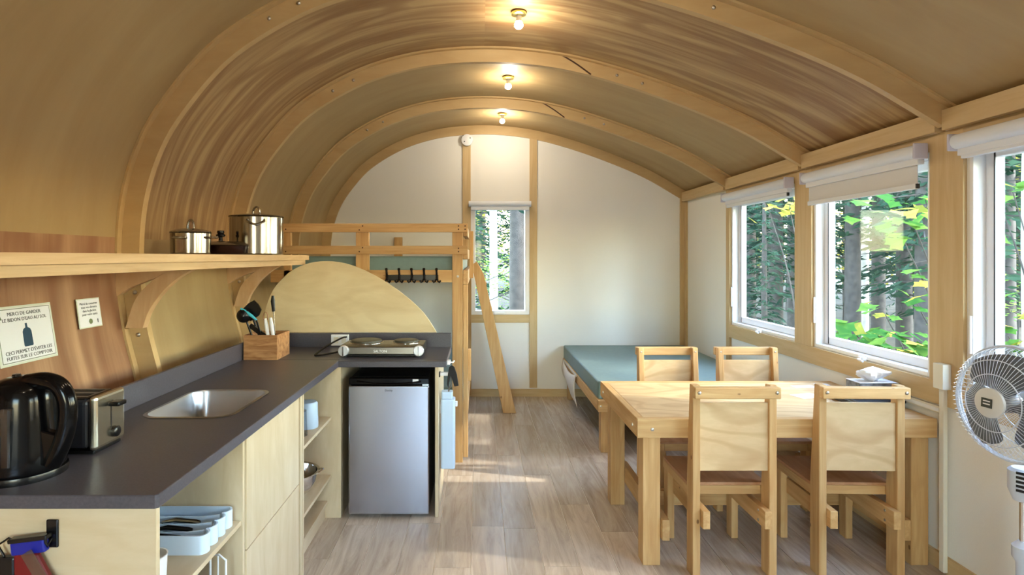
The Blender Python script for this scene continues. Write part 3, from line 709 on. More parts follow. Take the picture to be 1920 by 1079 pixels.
# ------------------------------------------------------------------ kettle and toaster
kx, ky = -1.325, 1.66
kt = thing('kettle', 'glossy black electric kettle with big loop handle on the worktop', 'kettle', (kx, ky, CT))
MB().lathe([(.108, 0), (.110, .012), (.108, .02), (0, .02)], (kx, ky, CT), (0,0,1), 40).build('power_base', black, kt, smooth=True)
MB().lathe([(.103, .021), (.105, .03), (.100, .08), (.093, .16), (.088, .22), (.084, .25), (.07, .272), (.04, .283), (0, .286)], (kx, ky, CT), (0,0,1), 40).build('jug', blackgloss, kt, smooth=True)
B(kx+.015, kx+.04, ky-.101, ky-.085, CT+.05, CT+.215).build('water_window', tumbler_m, kt, bevel=.004)
hpts = catmull([(kx+.03, ky-.02, CT+.272), (kx+.085, ky-.028, CT+.278), (kx+.128, ky-.03, CT+.262), (kx+.150, ky-.03, CT+.215), (kx+.148, ky-.03, CT+.15), (kx+.130, ky-.03, CT+.09), (kx+.105, ky-.03, CT+.04)], 6)
MB().tube(hpts, [.024]*len(hpts), seg=14).build('handle', blackgloss, kt, smooth=True)
MB().prism([(kx+.06, CT+.05), (kx+.115, CT+.05), (kx+.138, CT+.11), (kx+.128, CT+.13), (kx+.05, CT+.15)], ky-.045, ky-.015).build('handle_web', blackgloss, kt, bevel=.006)
MB().lathe([(.012, 0), (.010, .006), (0, .007)], (kx-.02, ky, CT+.285), (0,0,1), 14).build('lid_button', black, kt, smooth=True)
to = thing('toaster', 'chrome and black two-slice toaster beside the kettle', 'toaster', (-1.33, 1.89, CT))
tz0, tz1 = CT+.016, CT+.186
B(-1.44, -1.246, 1.815, 1.965, tz0, tz1-.01).build('body', plain('toaster_side', (40, 42, 50), .25), to, bevel=.016, seg=3)
B(-1.243, -1.218, 1.812, 1.968, tz0-.004, tz1).build('end_panel', plain('brushed_chrome', (214, 208, 190), .25, metal=1), to, bevel=.014, seg=3)
B(-1.465, -1.443, 1.812, 1.968, tz0-.004, tz1).build('end_panel', MATS['brushed_chrome'], to, bevel=.014, seg=3)
B(-1.43, -1.255, 1.83, 1.95, tz1-.0098, tz1-.004).build('top_plate', plain('toaster_top', (96, 84, 70), .3, metal=.7), to, bevel=.002)
for y in (1.862, 1.918): B(-1.42, -1.265, y-.014, y+.014, tz1-.0039, tz1-.0030).build('slot', blackmat, to)
B(-1.2178, -1.2170, 1.888, 1.892, tz0+.05, tz1-.03).build('lever_slot', blackmat, to)
B(-1.2168, -1.178, 1.868, 1.912, tz1-.045, tz1-.030).build('lever', black, to, bevel=.005)
MB().lathe([(.019, 0), (.018, .012), (.014, .015), (0, .015)], (-1.2178, 1.905, tz0+.035), (1,0,0), 20).build('dial', black, to, smooth=True)
B(-1.455, -1.228, 1.822, 1.958, CT, CT+.012).build('foot_base', black, to, bevel=.003)

# ------------------------------------------------------------------ signs on the curved wall
def sign_frame(y0, y1, z0, z1, lift=.004):
    a = Vector((wall_x(z0), 0, z0)); b = Vector((wall_x(z1), 0, z1)); v = (b-a).normalized(); u = Vector((0,1,0)); n = u.cross(v)
    if n.x < 0: n = -n
    c = (a+b)/2+Vector((0, (y0+y1)/2, 0))+n*lift
    return c, u, v, n, (y1-y0)/2, (b-a).length/2
def sign(y0, y1, z0, z1, label, border, lines, pic, ts):
    c, u, v, n, hu, hv = sign_frame(y0, y1, z0, z1, .010)
    t = thing('wall_sign', label, 'sign', tuple(c), 'laminated notices on the curved wall')
    MB().obox(c, u, v, n, hu, hv, .0008).build('sheet', laminate, t)
    MB().obox(c+n*.0012, u, v, n, hu-border, hv-border, .0003).build('paper', paper, t)
    for s_, o_ in lines:
        text_mesh(s_, ts, 'lettering', ink, t, c+n*.0018+v*o_, u, v)
    return t, c, u, v, n, hu, hv
t, c, u, v, n, hu, hv = sign(2.055, 2.335, 1.175, 1.393, 'laminated notice with a blue water jug picture on the curved wall', .008,
    [('MERCI DE GARDER', .074), ("LE BIDON D'EAU AU SOL", .052), ("CECI PERMET D'ÉVITER LES", -.070), ('FUITES SUR LE COMPTOIR', -.090)], None, .019)
MB().obox(c+n*.0017, u, v, n, hu-.010, hv-.010, .0002).build('border', plain('sign_border', (120,128,104), .6), t)
MB().obox(c+n*.0022, u, v, n, hu-.013, hv-.013, .0002).build('field', paper, t)
for ch in list(t.children):
    if ch.name.startswith('lettering'):
        ch.location = (n*.0012)
def flat_poly(pts, c, u, v, n, name, mat, t, h=.0003):
    c = Vector(c); k = len(pts)
    vs = [c+u*a+v*b-n*h for a, b in pts]+[c+u*a+v*b+n*h for a, b in pts]
    MB().add(vs, [tuple(range(k)), tuple(range(2*k-1, k-1, -1))]+[(i, i+k, (i+1) % k+k, (i+1) % k) for i in range(k)]).build(name, mat, t)
jug = [(-.019,-.045),(.019,-.045),(.022,-.04),(.021,.012),(.016,.022),(.005,.028),(.004,.044),(-.005,.044),(-.005,.028),(-.016,.022),(-.021,.012),(-.022,-.04)]
flat_poly([(a, b-.004) for a, b in jug], c+n*.0027, u, v, n, 'jug_picture', navy, t)
flat_poly([(-.118,.062),(-.108,.062),(-.108,.066),(-.113,.078),(-.118,.066)], c+n*.0027, u, v, n, 'corner_mark', olive, t)
t, c, u, v, n, hu, hv = sign(2.485, 2.635, 1.262, 1.392, 'small laminated notice with four text lines on the curved wall', .005,
    [('Merci de conserver', .038), ('tous vos aliments', .022), ('dans la glacière', .006), ('pour votre santé', -.010)], None, .0145)
flat_poly([(.012*math.cos(k*math.pi/4), -.038+.012*math.sin(k*math.pi/4)) for k in range(8)], c+n*.0018, u, v, n, 'emblem', olive, t)
flat_poly([(.045,-.048),(.049,-.048),(.050,-.034),(.047,-.028),(.044,-.034)], c+n*.0018, u, v, n, 'corner_mark', ink, t)
c, u, v, n, hu, hv = sign_frame(2.93, 2.985, 1.09, 1.205, .006)
sw = thing('switch_plate', 'narrow white switch plate on the curved wall right of the rib', 'switch', tuple(c))
MB().obox(c, u, v, n, .0275, hv, .005).build('plate', white, sw, bevel=.002)
MB().obox(c+n*.007, u, v, n, .006, .014, .0018).build('toggle', white, sw, bevel=.001)

# ------------------------------------------------------------------ pots on the shelf
ZT = 1.592
sp1 = thing('saucepan', 'small stainless saucepan with lid, leftmost pot on the shelf', 'pot', (-1.515, 3.0, ZT), 'pots on the wall shelf')
px, py = -1.515, 3.0
MB().lathe([(.085, 0), (.096, .008), (.098, .11), (.102, .113), (.098, .116)], (px, py, ZT), (0,0,1), 40).build('body', steel, sp1, smooth=True)
MB().lathe([(.101, .1165), (.098, .122), (.07, .132), (.02, .138), (0, .139)], (px, py, ZT), (0,0,1), 40).build('lid', steel, sp1, smooth=True)
MB().tube([(px+.018*math.cos(t*math.pi/8), py, ZT+.14+.042*math.sin(t*math.pi/8)) for t in range(9)], .006).build('lid_handle', steel, sp1, smooth=True)
MB().tube(catmull([(px-.02, py-.096, ZT+.088), (px-.03, py-.13, ZT+.086), (px, py-.143, ZT+.084), (px+.03, py-.13, ZT+.086), (px+.02, py-.096, ZT+.088)], 4), .006).build('handle', steel, sp1, smooth=True)
MB().tube(catmull([(px+.096, py-.02, ZT+.088), (px+.125, py-.03, ZT+.09), (px+.135, py, ZT+.09), (px+.125, py+.03, ZT+.09), (px+.096, py+.02, ZT+.088)], 4), .006).build('handle', steel, sp1, smooth=True)
px, py = -1.46, 3.27
sp2 = thing('frying_pan', 'low dark saute pan with steel lid and black knob on the shelf', 'pan', (px, py, ZT), 'pots on the wall shelf')
MB().lathe([(.10, 0), (.115, .006), (.122, .05), (.125, .052), (.121, .054)], (px, py, ZT), (0,0,1), 40).build('body', plain('dark_pan', (46, 26, 20), .2, metal=.6), sp2, smooth=True)
MB().lathe([(.124, .0545), (.12, .06), (.08, .075), (0, .08)], (px, py, ZT), (0,0,1), 40).build('lid', steel, sp2, smooth=True)
MB().lathe([(.012, .08), (.010, .10), (.024, .105), (.026, .114), (.016, .12), (.020, .128), (.018, .138), (0, .14)], (px-.02, py, ZT), (0,0,1), 20).build('lid_knob', black, sp2, smooth=True)
MB().tube(catmull([(px-.10, py-.06, ZT+.045), (px-.15, py-.10, ZT+.065), (px-.19, py-.13, ZT+.07)], 5), .011).build('handle', black, sp2, smooth=True)
px, py = -1.345, 3.45
sp3 = thing('stock_pot', 'tall stainless stock pot with lid on the shelf end', 'pot', (px, py, ZT), 'pots on the wall shelf')
MB().lathe([(.142, 0), (.152, .008), (.154, .222), (.159, .226), (.155, .229)], (px, py, ZT), (0,0,1), 48).build('body', steel, sp3, smooth=True)
MB().lathe([(.158, .2295), (.155, .234), (.10, .243), (.02, .248), (0, .248)], (px, py, ZT), (0,0,1), 48).build('lid', steel, sp3, smooth=True)
MB().tube([(px+.022*math.cos(t*math.pi/8), py, ZT+.248+.042*math.sin(t*math.pi/8)) for t in range(9)], .006).build('lid_handle', steel, sp3, smooth=True)
for s_ in (-1, 1):
    an = math.radians(-70 if s_ > 0 else 110)
    P = lambda a, r, z: (px+r*math.cos(an+a), py+r*math.sin(an+a), ZT+z)
    MB().tube(catmull([P(-.3, .153, .205), P(-.24, .185, .19), P(0, .20, .175), P(.24, .185, .19), P(.3, .153, .205)], 5), .006).build('handle', steel, sp3, smooth=True)

# ------------------------------------------------------------------ cutlery tray and things in the near cabinet
tr = thing('cutlery_tray', 'pale blue-white plastic cutlery tray on the cabinet shelf', 'tray', (-1.08, 1.98, .603))
tx0, tx1, ty0, ty1, tz = -1.25, -.895, 1.865, 2.095, .603
def rim(outer, inner, z0, z1):
    k = len(outer); vs = [(x, y, z0) for x, y in outer]+[(x, y, z1) for x, y in outer]+[(x, y, z1) for x, y in inner]+[(x, y, z0) for x, y in inner]
    fs = []
    for i in range(k):
        j = (i+1) % k
        fs += [(i, j, k+j, k+i), (k+i, k+j, 2*k+j, 2*k+i), (2*k+i, 2*k+j, 3*k+j, 3*k+i), (3*k+i, 3*k+j, j, i)]
    return MB().add(vs, fs)
SW = (ty1-ty0)/4
def scallop(g):
    out = [(tx0+g, ty0+g)]
    for i in range(4):
        yc = ty0+SW*(i+.5)
        for k in range(9):
            a_ = math.radians(-80+20*k); out.append((tx1-.026+(.026-g)*math.cos(a_), yc+(SW/2-g*(1 if i in (0, 3) else .3))*math.sin(a_)))
    out.append((tx0+g, ty1-g)); return out
MB().prism(scallop(.008), tz, tz+.004, 'Z').build('base', lightblue, tr)
rim(scallop(0), scallop(.006), tz, tz+.062).build('wall', lightblue, tr, smooth=True)
ycs = [ty0+SW*i for i in range(5)]
for y in ycs[1:-1]: MB().prism([(tx0+.009, tz+.004), (tx1-.03, tz+.004), (tx1-.03, tz+.058), (tx1-.09, tz+.050), (tx0+.13, tz+.050), (tx0+.009, tz+.058)], y-.003, y+.003).build('divider', lightblue, tr, bevel=.002)
for i in range(4):
    a_, b_ = ycs[i]+.0075, ycs[i+1]-.0075
    MB().prism([(tx1-.085, tz+.006), (tx1-.012, tz+.006), (tx1-.012, tz+.052)], a_, b_).build('ramp', lightblue, tr)
for i, (yc, nm, lab) in enumerate(((1.885, 'fork', 'front'), (1.903, 'knife', 'front'), (1.945, 'fork', 'second'), (1.962, 'spoon', 'second'), (2.00, 'spoon', 'third'), (2.018, 'spoon', 'third'))):
    ct = thing(nm, 'dark-handled %s in the %s slot of the cutlery tray' % (nm, lab) if i != 5 else 'larger steel spoon at the back of the third tray slot', nm, (-1.08, yc, tz+.006), 'cutlery in the tray')
    zb = tz+.020+.012*(i % 2)
    MB().tube([(-1.12, yc, zb+.006), (-1.07, yc, zb+.014), (-1.0, yc, zb+.008), (-.985, yc, zb+.006)], [.004,.008,.008,.005]).build('handle', black if i != 5 else steel, ct, smooth=True)
    MB().obox((-1.165, yc, zb+.003), (1,0,.02), (0,1,0), (0,0,1), .05, .008, .0012).build('head', steel, ct, bevel=.001)
wc = thing('paper_cup', 'white cup standing just inside the near cabinet end', 'cup', (-.925, 1.61, .603))
MB().lathe([(.034, 0), (.036, .003), (.041, .13), (.043, .135), (.039, .135), (.032, .006), (0, .006)], (-.925, 1.61, .603), (0,0,1), 28).build('body', white, wc, smooth=True)
bn = thing('storage_bin', 'dark grey bin on the bottom shelf of the near cabinet', 'bin', (-1.05, 1.90, .098))
MB().lathe([(.11, 0), (.135, .48), (.14, .485), (.14, .50), (.132, .50), (.11, .03), (0, .03)], (-1.06, 1.86, .098), (0,0,1), 32).build('body', darkgrey, bn, smooth=True)
B(-1.02, -.96, 1.7235, 1.7245, .50, .54).build('handle_tab', black, bn)
wr = thing('wire_rack', 'small white wire rack in the near cabinet', 'wire rack', (-.93, 2.06, .098))
MB().tube([(-.90,2.03,.098),(-.90,2.03,.50),(-.93,2.04,.515),(-.97,2.06,.50),(-.97,2.06,.098)], .004).build('wire', white, wr, smooth=True)
MB().tube([(-.90,2.03,.40),(-.97,2.06,.40)], .003).build('wire', white, wr)
MB().tube([(-.935,2.045,.098),(-.935,2.045,.512)], .003).build('wire', white, wr)

# things hanging on the end panel
HANG0 = set(bpy.data.objects)
hk = thing('adhesive_hook', 'black adhesive hook on the near cabinet end', 'hook', (-1.19, 1.53, .80))
B(-1.205, -1.173, 1.528, 1.5345, .80, .875).build('plate', black, hk, bevel=.004)
MB().tube([(-1.19,1.528,.825),(-1.19,1.512,.812),(-1.19,1.508,.825),(-1.19,1.508,.838)], .004).build('prong', black, hk, smooth=True)
def hang(name, label, cat, loc, parts):
    t = thing(name, label, cat, loc, None)
    for pn, mb, mt, bv in parts: mb.build(pn, mt, t, smooth=(bv == 0), bevel=bv)
    return t
hang('lighter', 'blue translucent lighter hanging on the black hook', 'lighter', (-1.22, 1.50, .79),
     [('body', MB().obox((-1.235,1.512,.812), (1,0,.12), (-.12,0,1), (0,1,0), .045, .017, .010), blue_m, .004), ('cap', MB().obox((-1.235,1.512,.834), (1,0,.12), (-.12,0,1), (0,1,0), .052, .006, .012), black, .003)])
hang('plastic_pouch', 'red pouch hanging below the blue lighter', 'pouch', (-1.23, 1.51, .70),
     [('body', MB().prism([(-1.275,.80),(-1.215,.795),(-1.165,.70),(-1.18,.66),(-1.25,.66),(-1.272,.70)], 1.505, 1.525), red_m, .006)])
hang('clear_sleeve', 'clear plastic strip hanging in front of the red pouch', 'strip', (-1.2, 1.49, .70),
     [('film', MB().obox((-1.196,1.495,.745), (.5,0,-.85), (.85,0,.5), (0,1,0), .07, .016, .001), clear_m, .0005)])
hang('pocket_knife', 'black case with white label hanging at the panel edge', 'case', (-1.3, 1.515, .70),
     [('body', B(-1.33, -1.272, 1.506, 1.528, .66, .785), black, .006), ('label', B(-1.328, -1.274, 1.504, 1.5055, .66, .715), paper, .0004),
      ('loop', MB().tube([(-1.305,1.515,.785),(-1.32,1.512,.815),(-1.29,1.51,.835),(-1.262,1.51,.825)], .003), black, 0)])

for o in set(bpy.data.objects)-HANG0:
    if o.parent is None: o.location.x += .045
# glasses, cup, colander in the open cabinet
zs = .613
for i, (x, y, lab) in enumerate(((-.955, 2.99, 'front clear drinking glass upside down on the upper cabinet shelf'), (-.965, 3.09, 'rear clear drinking glass upside down on the upper cabinet shelf'))):
    g = thing('drinking_glass', lab, 'glass', (x, y, zs), 'drinking glasses')
    MB().lathe([(.036, 0), (.030, .13), (0, .131)], (x, y, zs), (0,0,1), 24).build('cup', tumbler_m, g, smooth=True)
    MB().lathe([(.0305, .131), (.030, .136), (0, .136)], (x, y, zs), (0,0,1), 24).build('base', tumbler_m, g, smooth=True)
pt = thing('measuring_jug', 'pale cloudy plastic tumbler behind the drinking glasses', 'jug', (-.98, 3.26, zs))
MB().lathe([(.06, 0), (.062, .004), (.058, .135), (.05, .145), (0, .146)], (-.975, 3.24, zs), (0,0,1), 28).build('body', cloudy, pt, smooth=True)
co = thing('colander', 'shiny steel colander with loop handle on the lower cabinet shelf', 'colander', (-1.0, 3.15, .263))
cx, cy, cz = -1.015, 3.10, .263
MB().lathe([(.055, 0), (.06, .018), (.054, .02), (.058, .021), (.10, .05), (.128, .10), (.135, .145), (.146, .150), (.146, .153), (.132, .150), (.125, .10), (.097, .055), (.05, .026), (0, .024)], (cx, cy, cz), (0,0,1), 40).build('bowl', chrome, co, smooth=True)
MB().tube(catmull([(cx+.13, cy-.035, cz+.148), (cx+.155, cy-.028, cz+.158), (cx+.168, cy, cz+.165), (cx+.155, cy+.028, cz+.158), (cx+.13, cy+.035, cz+.148)], 5), .005).build('handle', chrome, co, smooth=True)
MB().tube(catmull([(cx-.13, cy-.035, cz+.148), (cx-.155, cy-.028, cz+.158), (cx-.168, cy, cz+.165), (cx-.155, cy+.028, cz+.158), (cx-.13, cy+.035, cz+.148)], 5), .005).build('handle', chrome, co, smooth=True)

# things on the side of the fridge cabinet
bd = thing('plastic_caddy', 'pale blue translucent plastic canister hanging beside the fridge', 'caddy', (-.2, 3.6, .25))
MB().prism(rrect(-.238, -.150, 3.55, 3.64, .015), .258, .69, 'Z').build('body', cloudy, bd, bevel=.004)
MB().prism(rrect(-.235, -.165, 3.56, 3.63, .012), .691, .735, 'Z').build('neck', cloudy, bd, bevel=.003)
B(-.150, -.135, 3.58, 3.61, .64, .67).build('latch', white, bd, bevel=.003)
B(-.2455, -.2385, 3.57, 3.62, .60, .66).build('mount', white, bd)
for i, (zc, y, lab) in enumerate(((.935, 3.47, 'upper white clip at the worktop corner'), (.858, 3.50, 'lower white clip on the fridge cabinet side'))):
    cl = thing('wall_clip', lab, 'clip', (-.22, y, zc), 'white clips')
    if i == 0:
        B(-.194, -.175, y+.0, y+.05, zc-.012, zc+.012).build('plate', white, cl, bevel=.002); MB().tube([(-.176, y+.02, zc), (-.158, y+.02, zc), (-.150, y+.02, zc+.010)], .005).build('prong', white, cl, smooth=True)
    else:
        B(-.2455, -.2385, y+.0, y+.04, zc-.018, zc+.014).build('plate', black, cl, bevel=.002); B(-.238, -.172, y+.005, y+.03, zc-.010, zc+.012).build('prong', white, cl, bevel=.003)
gl = thing('work_gloves', 'dark cloth hanging from the clips beside the fridge', 'cloth', (-.17, 3.5, .80))
MB().prism([(-.196,.80),(-.188,.775),(-.178,.83),(-.172,.85),(-.164,.83),(-.150,.785),(-.124,.79),(-.135,.86),(-.150,.905),(-.166,.915),(-.182,.905),(-.19,.86)], 3.492, 3.504).build('cloth', blackmat, gl, bevel=.003)
MB().tube([(-.17,3.497,.845),(-.172,3.51,.79),(-.185,3.55,.76),(-.19,3.58,.737)], .004).build('strap', plain('strap_grey', (110,104,96), .7), gl, smooth=True)

# ------------------------------------------------------------------ loft bunk
BY0, BY1 = 4.38, 6.43
bk = thing('loft_bunk', 'pine loft bunk bed behind the kitchen, with guard rails', 'bunk bed', (-.8, 5.4, 0))
def bb(name, ax, *a, **k): return B(*a).build(name, pine[ax], bk, bevel=.003)
bb('post', 'Z', -.205, -.125, BY0, BY0+.04, 0, 1.775)
bb('post', 'Z', -.205, -.125, BY1-.04, BY1, 0, 1.775)
bb('post', 'Z', -.122, -.085, BY0+.002, BY0+.09, .04, 1.365)
bb('post', 'Z', -.122, -.085, BY1-.09, BY1-.002, .04, 1.365)
bb('guard_rail', 'X', -1.50, -.085, BY0-.04, BY0-.001, 1.768, 1.834)
bb('guard_rail', 'X', -1.53, -.085, BY0-.04, BY0-.001, 1.600, 1.664)
bb('guard_post', 'Z', -.945, -.845, BY0, BY0+.038, 1.39, 1.768)
bb('guard_post', 'Z', -1.50, -1.445, BY0, BY0+.038, 1.39, 1.768)
bb('end_rail', 'X', -1.60, -.206, BY0+.0, BY0+.038, 1.384, 1.478)
bb('end_rail', 'X', -1.60, -.206, BY1-.038, BY1, 1.384, 1.478)
bb('side_rail', 'Y', -.122, -.084, BY0+.002, BY1-.002, 1.368, 1.478)
bb('guard_rail', 'Y', -.124, -.086, BY0+.04, BY1, 1.56, 1.64)
bb('guard_rail', 'Y', -.124, -.086, BY0+.04, 5.2, 1.74, 1.81)
bb('guard_post', 'Z', -.084, -.050, 5.10, 5.19, 1.39, 1.81)
bb('guard_post', 'Z', -.95, -.86, BY1-.037, BY1-.002, 1.48, 1.80)
for k in range(10):
    bb('slat', 'X', -1.56, -.124, BY0+.06+k*.2, BY0+.15+k*.2, 1.42, 1.438)
bb('lower_side_rail', 'Y', -.122, -.084, BY0+.10, BY1-.10, .35, .44)
bb('lower_end_rail', 'X', -1.40, -.21, BY0+.0, BY0+.038, .35, .44)
bb('lower_end_rail', 'X', -1.40, -.21, BY1-.038, BY1, .35, .44)
for k in range(8):
    bb('lower_slat', 'X', -1.40, -.124, BY0+.08+k*.25, BY0+.17+k*.25, .40, .418)
bb('cleat', 'Z', -.084, -.062, BY0+.03, BY0+.11, .62, .86)
MB().lathe([(.024, 0), (.022, .002), (0, .0024)], (-.905, BY0-.0002, 1.437), (0,-1,0), 20).build('knot', plain('knot_brown', (120, 66, 36), .6), bk)
for x, z in ((-.155, 1.79), (-.155, 1.815), (-.105, 1.79), (-.105, 1.815), (-.155, 1.62), (-.155, 1.645), (-.91, 1.785), (-.885, 1.815), (-.91, 1.62), (-.885, 1.65), (-1.47, 1.79), (-1.47, 1.62)):
    MB().lathe([(.0055, 0), (.005, .001), (0, .0011)], (x, BY0-.0402, z), (0,-1,0), 10).build('screw', dark_hole, bk)
MB().lathe([(.010, 0), (.009, .003), (0, .004)], (-.162, BY0-.0002, 1.43), (0,-1,0), 12).build('bolt', boltm, bk, smooth=True)
tag(MB().prism(rrect(-1.52, -.128, BY0+.042, BY1-.045, .03), 1.4385, 1.585, 'Z').build('bunk_mattress', green_m, bevel=.015, seg=3), 'green vinyl mattress on the loft bunk', 'mattress')
tag(MB().prism(rrect(-1.33, -.128, BY0+.042, BY1-.045, .03), .4185, .565, 'Z').build('bunk_mattress', green_m, bevel=.015, seg=3), 'green vinyl mattress on the lower bunk behind the kitchen', 'mattress')
hr = thing('coat_hook_rail', 'black coat hook rail with five hooks on the bunk edge', 'hook rail', (-.55, BY0-.01, 1.44))
HZ = EYE-(521-482)*BY0/1070
hx0, hx1 = (723-898)*BY0/1070, (822-898)*BY0/1070
B(hx0, hx1, BY0-.007, BY0-.001, HZ-.022, HZ+.022).build('bar', black, hr, bevel=.003)
for k in range(5):
    x = hx0+.012+(hx1-hx0-.024)*k/4
    h_ = MB().tube([(x, BY0-.009, HZ-.01), (x, BY0-.014, HZ+.02), (x, BY0-.03, HZ+.05), (x, BY0-.045, HZ+.068)], [.009,.009,.008,.011]).build('hook', black, hr, smooth=True)
    for s_ in (-1, 1):
        MB().tube([(x+s_*.005, BY0-.009, HZ-.01), (x+s_*.012, BY0-.02, HZ-.03), (x+s_*.022, BY0-.032, HZ-.036), (x+s_*.030, BY0-.036, HZ-.02)], [.007,.006,.006,.008]).build('prong', black, h_, smooth=True)
# ladder
ld_ = thing('bunk_ladder', 'pine ladder leaning on the side of the loft bunk', 'ladder', (.1, 5.7, 0))
def stringer(y0, y1):
    return MB().prism([(-.072, 1.50), (-.02, 1.53), (.05, 1.40), (.375, .0), (.245, .0)], y0, y1)
stringer(5.76, 5.80).build('stringer', pine['Z'], ld_, bevel=.003)
stringer(6.20, 6.24).build('stringer', pine['Z'], ld_, bevel=.003)
for k in range(5):
    z = .27+k*.255; xc_ = .305-(.305+.01)*z/1.46
    B(xc_-.04, xc_+.052, 5.802, 6.198, z, z+.03).build('rung', pine['Y'], ld_, bevel=.003)

# ------------------------------------------------------------------ double bed on the right
b2 = thing('double_bed', 'low pine double bed frame in the far right corner', 'bed', (1.6, 5.5, 0))
def b2b(name, ax, *a): return B(*a).build(name, pine[ax], b2, bevel=.003)
b2b('side_rail', 'Y', .945, .983, 4.56, 6.42, .35, .44)
b2b('side_rail', 'Y', 2.27, 2.308, 4.56, 6.42, .35, .44)
b2b('end_rail', 'X', .984, 2.269, 4.56, 4.598, .35, .44)
b2b('end_rail', 'X', .984, 2.269, 6.38, 6.418, .35, .44)
b2b('foot_board', 'X', .945, 2.308, 4.52, 4.559, .35, .44)
for x in (.984, 2.18):
    for y in (4.60, 6.29): b2b('leg', 'Z', x, x+.06, y, y+.089, 0, .40)
for k in range(9): b2b('slat', 'X', .984, 2.269, 4.62+k*.2, 4.71+k*.2, .415, .433)
MB().lathe([(.008, 0), (.007, .004), (0, .006)], (.966, 4.5198, .395), (0,-1,0), 12).build('bolt', boltm, b2, smooth=True)
tag(MB().prism(rrect(.952, 2.31, 4.56, 6.43, .02), .4405, .584, 'Z').build('mattress', green_m, bevel=.012, seg=3), 'green vinyl double mattress on the low bed', 'mattress')
# fabric pocket hanging over the side rail
fp = thing('fabric_pocket', 'white cloth pocket hanging on the bed side rail', 'pocket', (.93, 6.0, .3))
m = MB(); NU, NV = 14, 10; vs_ = []
for i in range(NU+1):
    for j in range(NV+1):
        uu, vv = i/NU, j/NV
        y = 5.52+.82*uu-.05*vv*(1-uu)
        z = .436-.05*math.sin(uu*math.pi)*(1-vv)**2-vv*(.30-.16*uu)
        x = .940-.004-.030*math.sin(math.pi*vv**.8)*(.35+.65*math.sin(uu*math.pi))-.008*math.sin(uu*11+vv*4)*vv
        vs_.append((x, y, z))
m.add(vs_, [(i*(NV+1)+j, (i+1)*(NV+1)+j, (i+1)*(NV+1)+j+1, i*(NV+1)+j+1) for i in range(NU) for j in range(NV)])
o = m.build('cloth', fabric_w, fp, smooth=True); md = o.modifiers.new('thick', 'SOLIDIFY'); md.thickness = .003
B(.938, .9445, 5.52, 6.34, .420, .440).build('hem', fabric_w, fp)

# ------------------------------------------------------------------ dining table
tb = thing('dining_table', 'pine dining table with plywood top against the window wall', 'table', (1.57, 3.3, 0))
TX0, TX1, TY0, TY1, TZ = .80, 2.315, 2.88, 3.76, .76
def tbb(name, ax, *a, mat=None): return B(*a).build(name, mat or pine[ax], tb, bevel=.003)
tbb('top', 'X', TX0+.038, TX1, TY0+.038, TY1-.038, TZ-.03, TZ, mat=ply['X'])
tbb('apron', 'X', TX0, TX1, TY0, TY0+.0375, TZ-.095, TZ+.001)
tbb('apron', 'X', TX0, TX1, TY1-.0375, TY1, TZ-.095, TZ+.001)
tbb('apron', 'Y', TX0, TX0+.0375, TY0+.038, TY1-.038, TZ-.095, TZ+.001)
for x in (TX0+.018, 2.19):
    for y in (TY0+.039, TY1-.128): tbb('leg', 'Z', x+.021, x+.11, y, y+.089, 0, TZ-.031)
for x in (.929, 2.15):
    tbb('side_stretcher', 'Y', x, x+.038, TY0+.01, TY1-.03, .14, .245)
tbb('long_stretcher', 'X', .968, 2.149, 3.28, 3.318, .15, .235)
for x, y, ax in ((TX0+.075, TY0-.0002, (0,-1,0)), (TX0-.0002, TY0+.09, (-1,0,0)), (TX0-.0002, TY1-.09, (-1,0,0))):
    MB().lathe([(.009, 0), (.008, .004), (0, .006)], (x, y, TZ-.052), ax, 12).build('bolt', boltm, tb, smooth=True)

# ------------------------------------------------------------------ chairs (local: rear posts at y=0, seat toward +y)
ch = thing('dining_chair', 'pine chair with plywood back at the near left side of the table', 'chair', (0,0,0), 'pine dining chairs')
def chb(name, ax, *a, mat=None): return B(*a).build(name, mat or pine[ax], ch, bevel=.003)
for s_ in (-1, 1):
    x0, x1 = (-.22, -.180) if s_ < 0 else (.180, .22)
    MB().prism([(0, 0), (.085, 0), (.085, .46), (.044, .986), (0, .986)], x0, x1, 'X').build('rear_post', pine['Z'], ch, bevel=.004)
    xi0, xi1 = (-.21, -.170) if s_ < 0 else (.170, .21)
    chb('front_leg', 'Z', xi0, xi1, .40, .465, 0, .392)
    xs0, xs1 = (-.179, -.141) if s_ < 0 else (.141, .179)
    st_ = chb('side_stretcher', 'Y', xs0 if s_ < 0 else xs0, xs1, -.03, .399, .265, .355)
    xb = xs1+.0002 if s_ < 0 else xs0-.0002
    for zz in (.285, .335): MB().lathe([(.007, 0), (.006, .004), (0, .005)], (xb, .035, zz), (-s_,0,0), 10).build('bolt', boltm, ch, smooth=True)
    xr0, xr1 = (-.215, -.181) if s_ < 0 else (.181, .215)
    chb('seat_rail', 'Y', xr0, xr1, .086, .47, .393, .440)
chb('seat_rail', 'X', -.180, .180, .087, .12, .393, .440)
chb('seat_rail', 'X', -.180, .180, .437, .47, .393, .440)
MB().prism(rrect(-.215, .215, .087, .475, .012), .4405, .456, 'Z').build('seat', seatw, ch, bevel=.003)
MB().prism([(-.0375, .925), (-.0005, .925), (-.0005, .983), (-.0375, .983)], -.222, .222, 'X').build('top_rail', pine['X'], ch, bevel=.005)
MB().prism([(.012, .545), (.027, .545), (.027, .895), (.012, .895)], -.1795, .1795, 'X').build('back_panel', ply['X'], ch, bevel=.002)
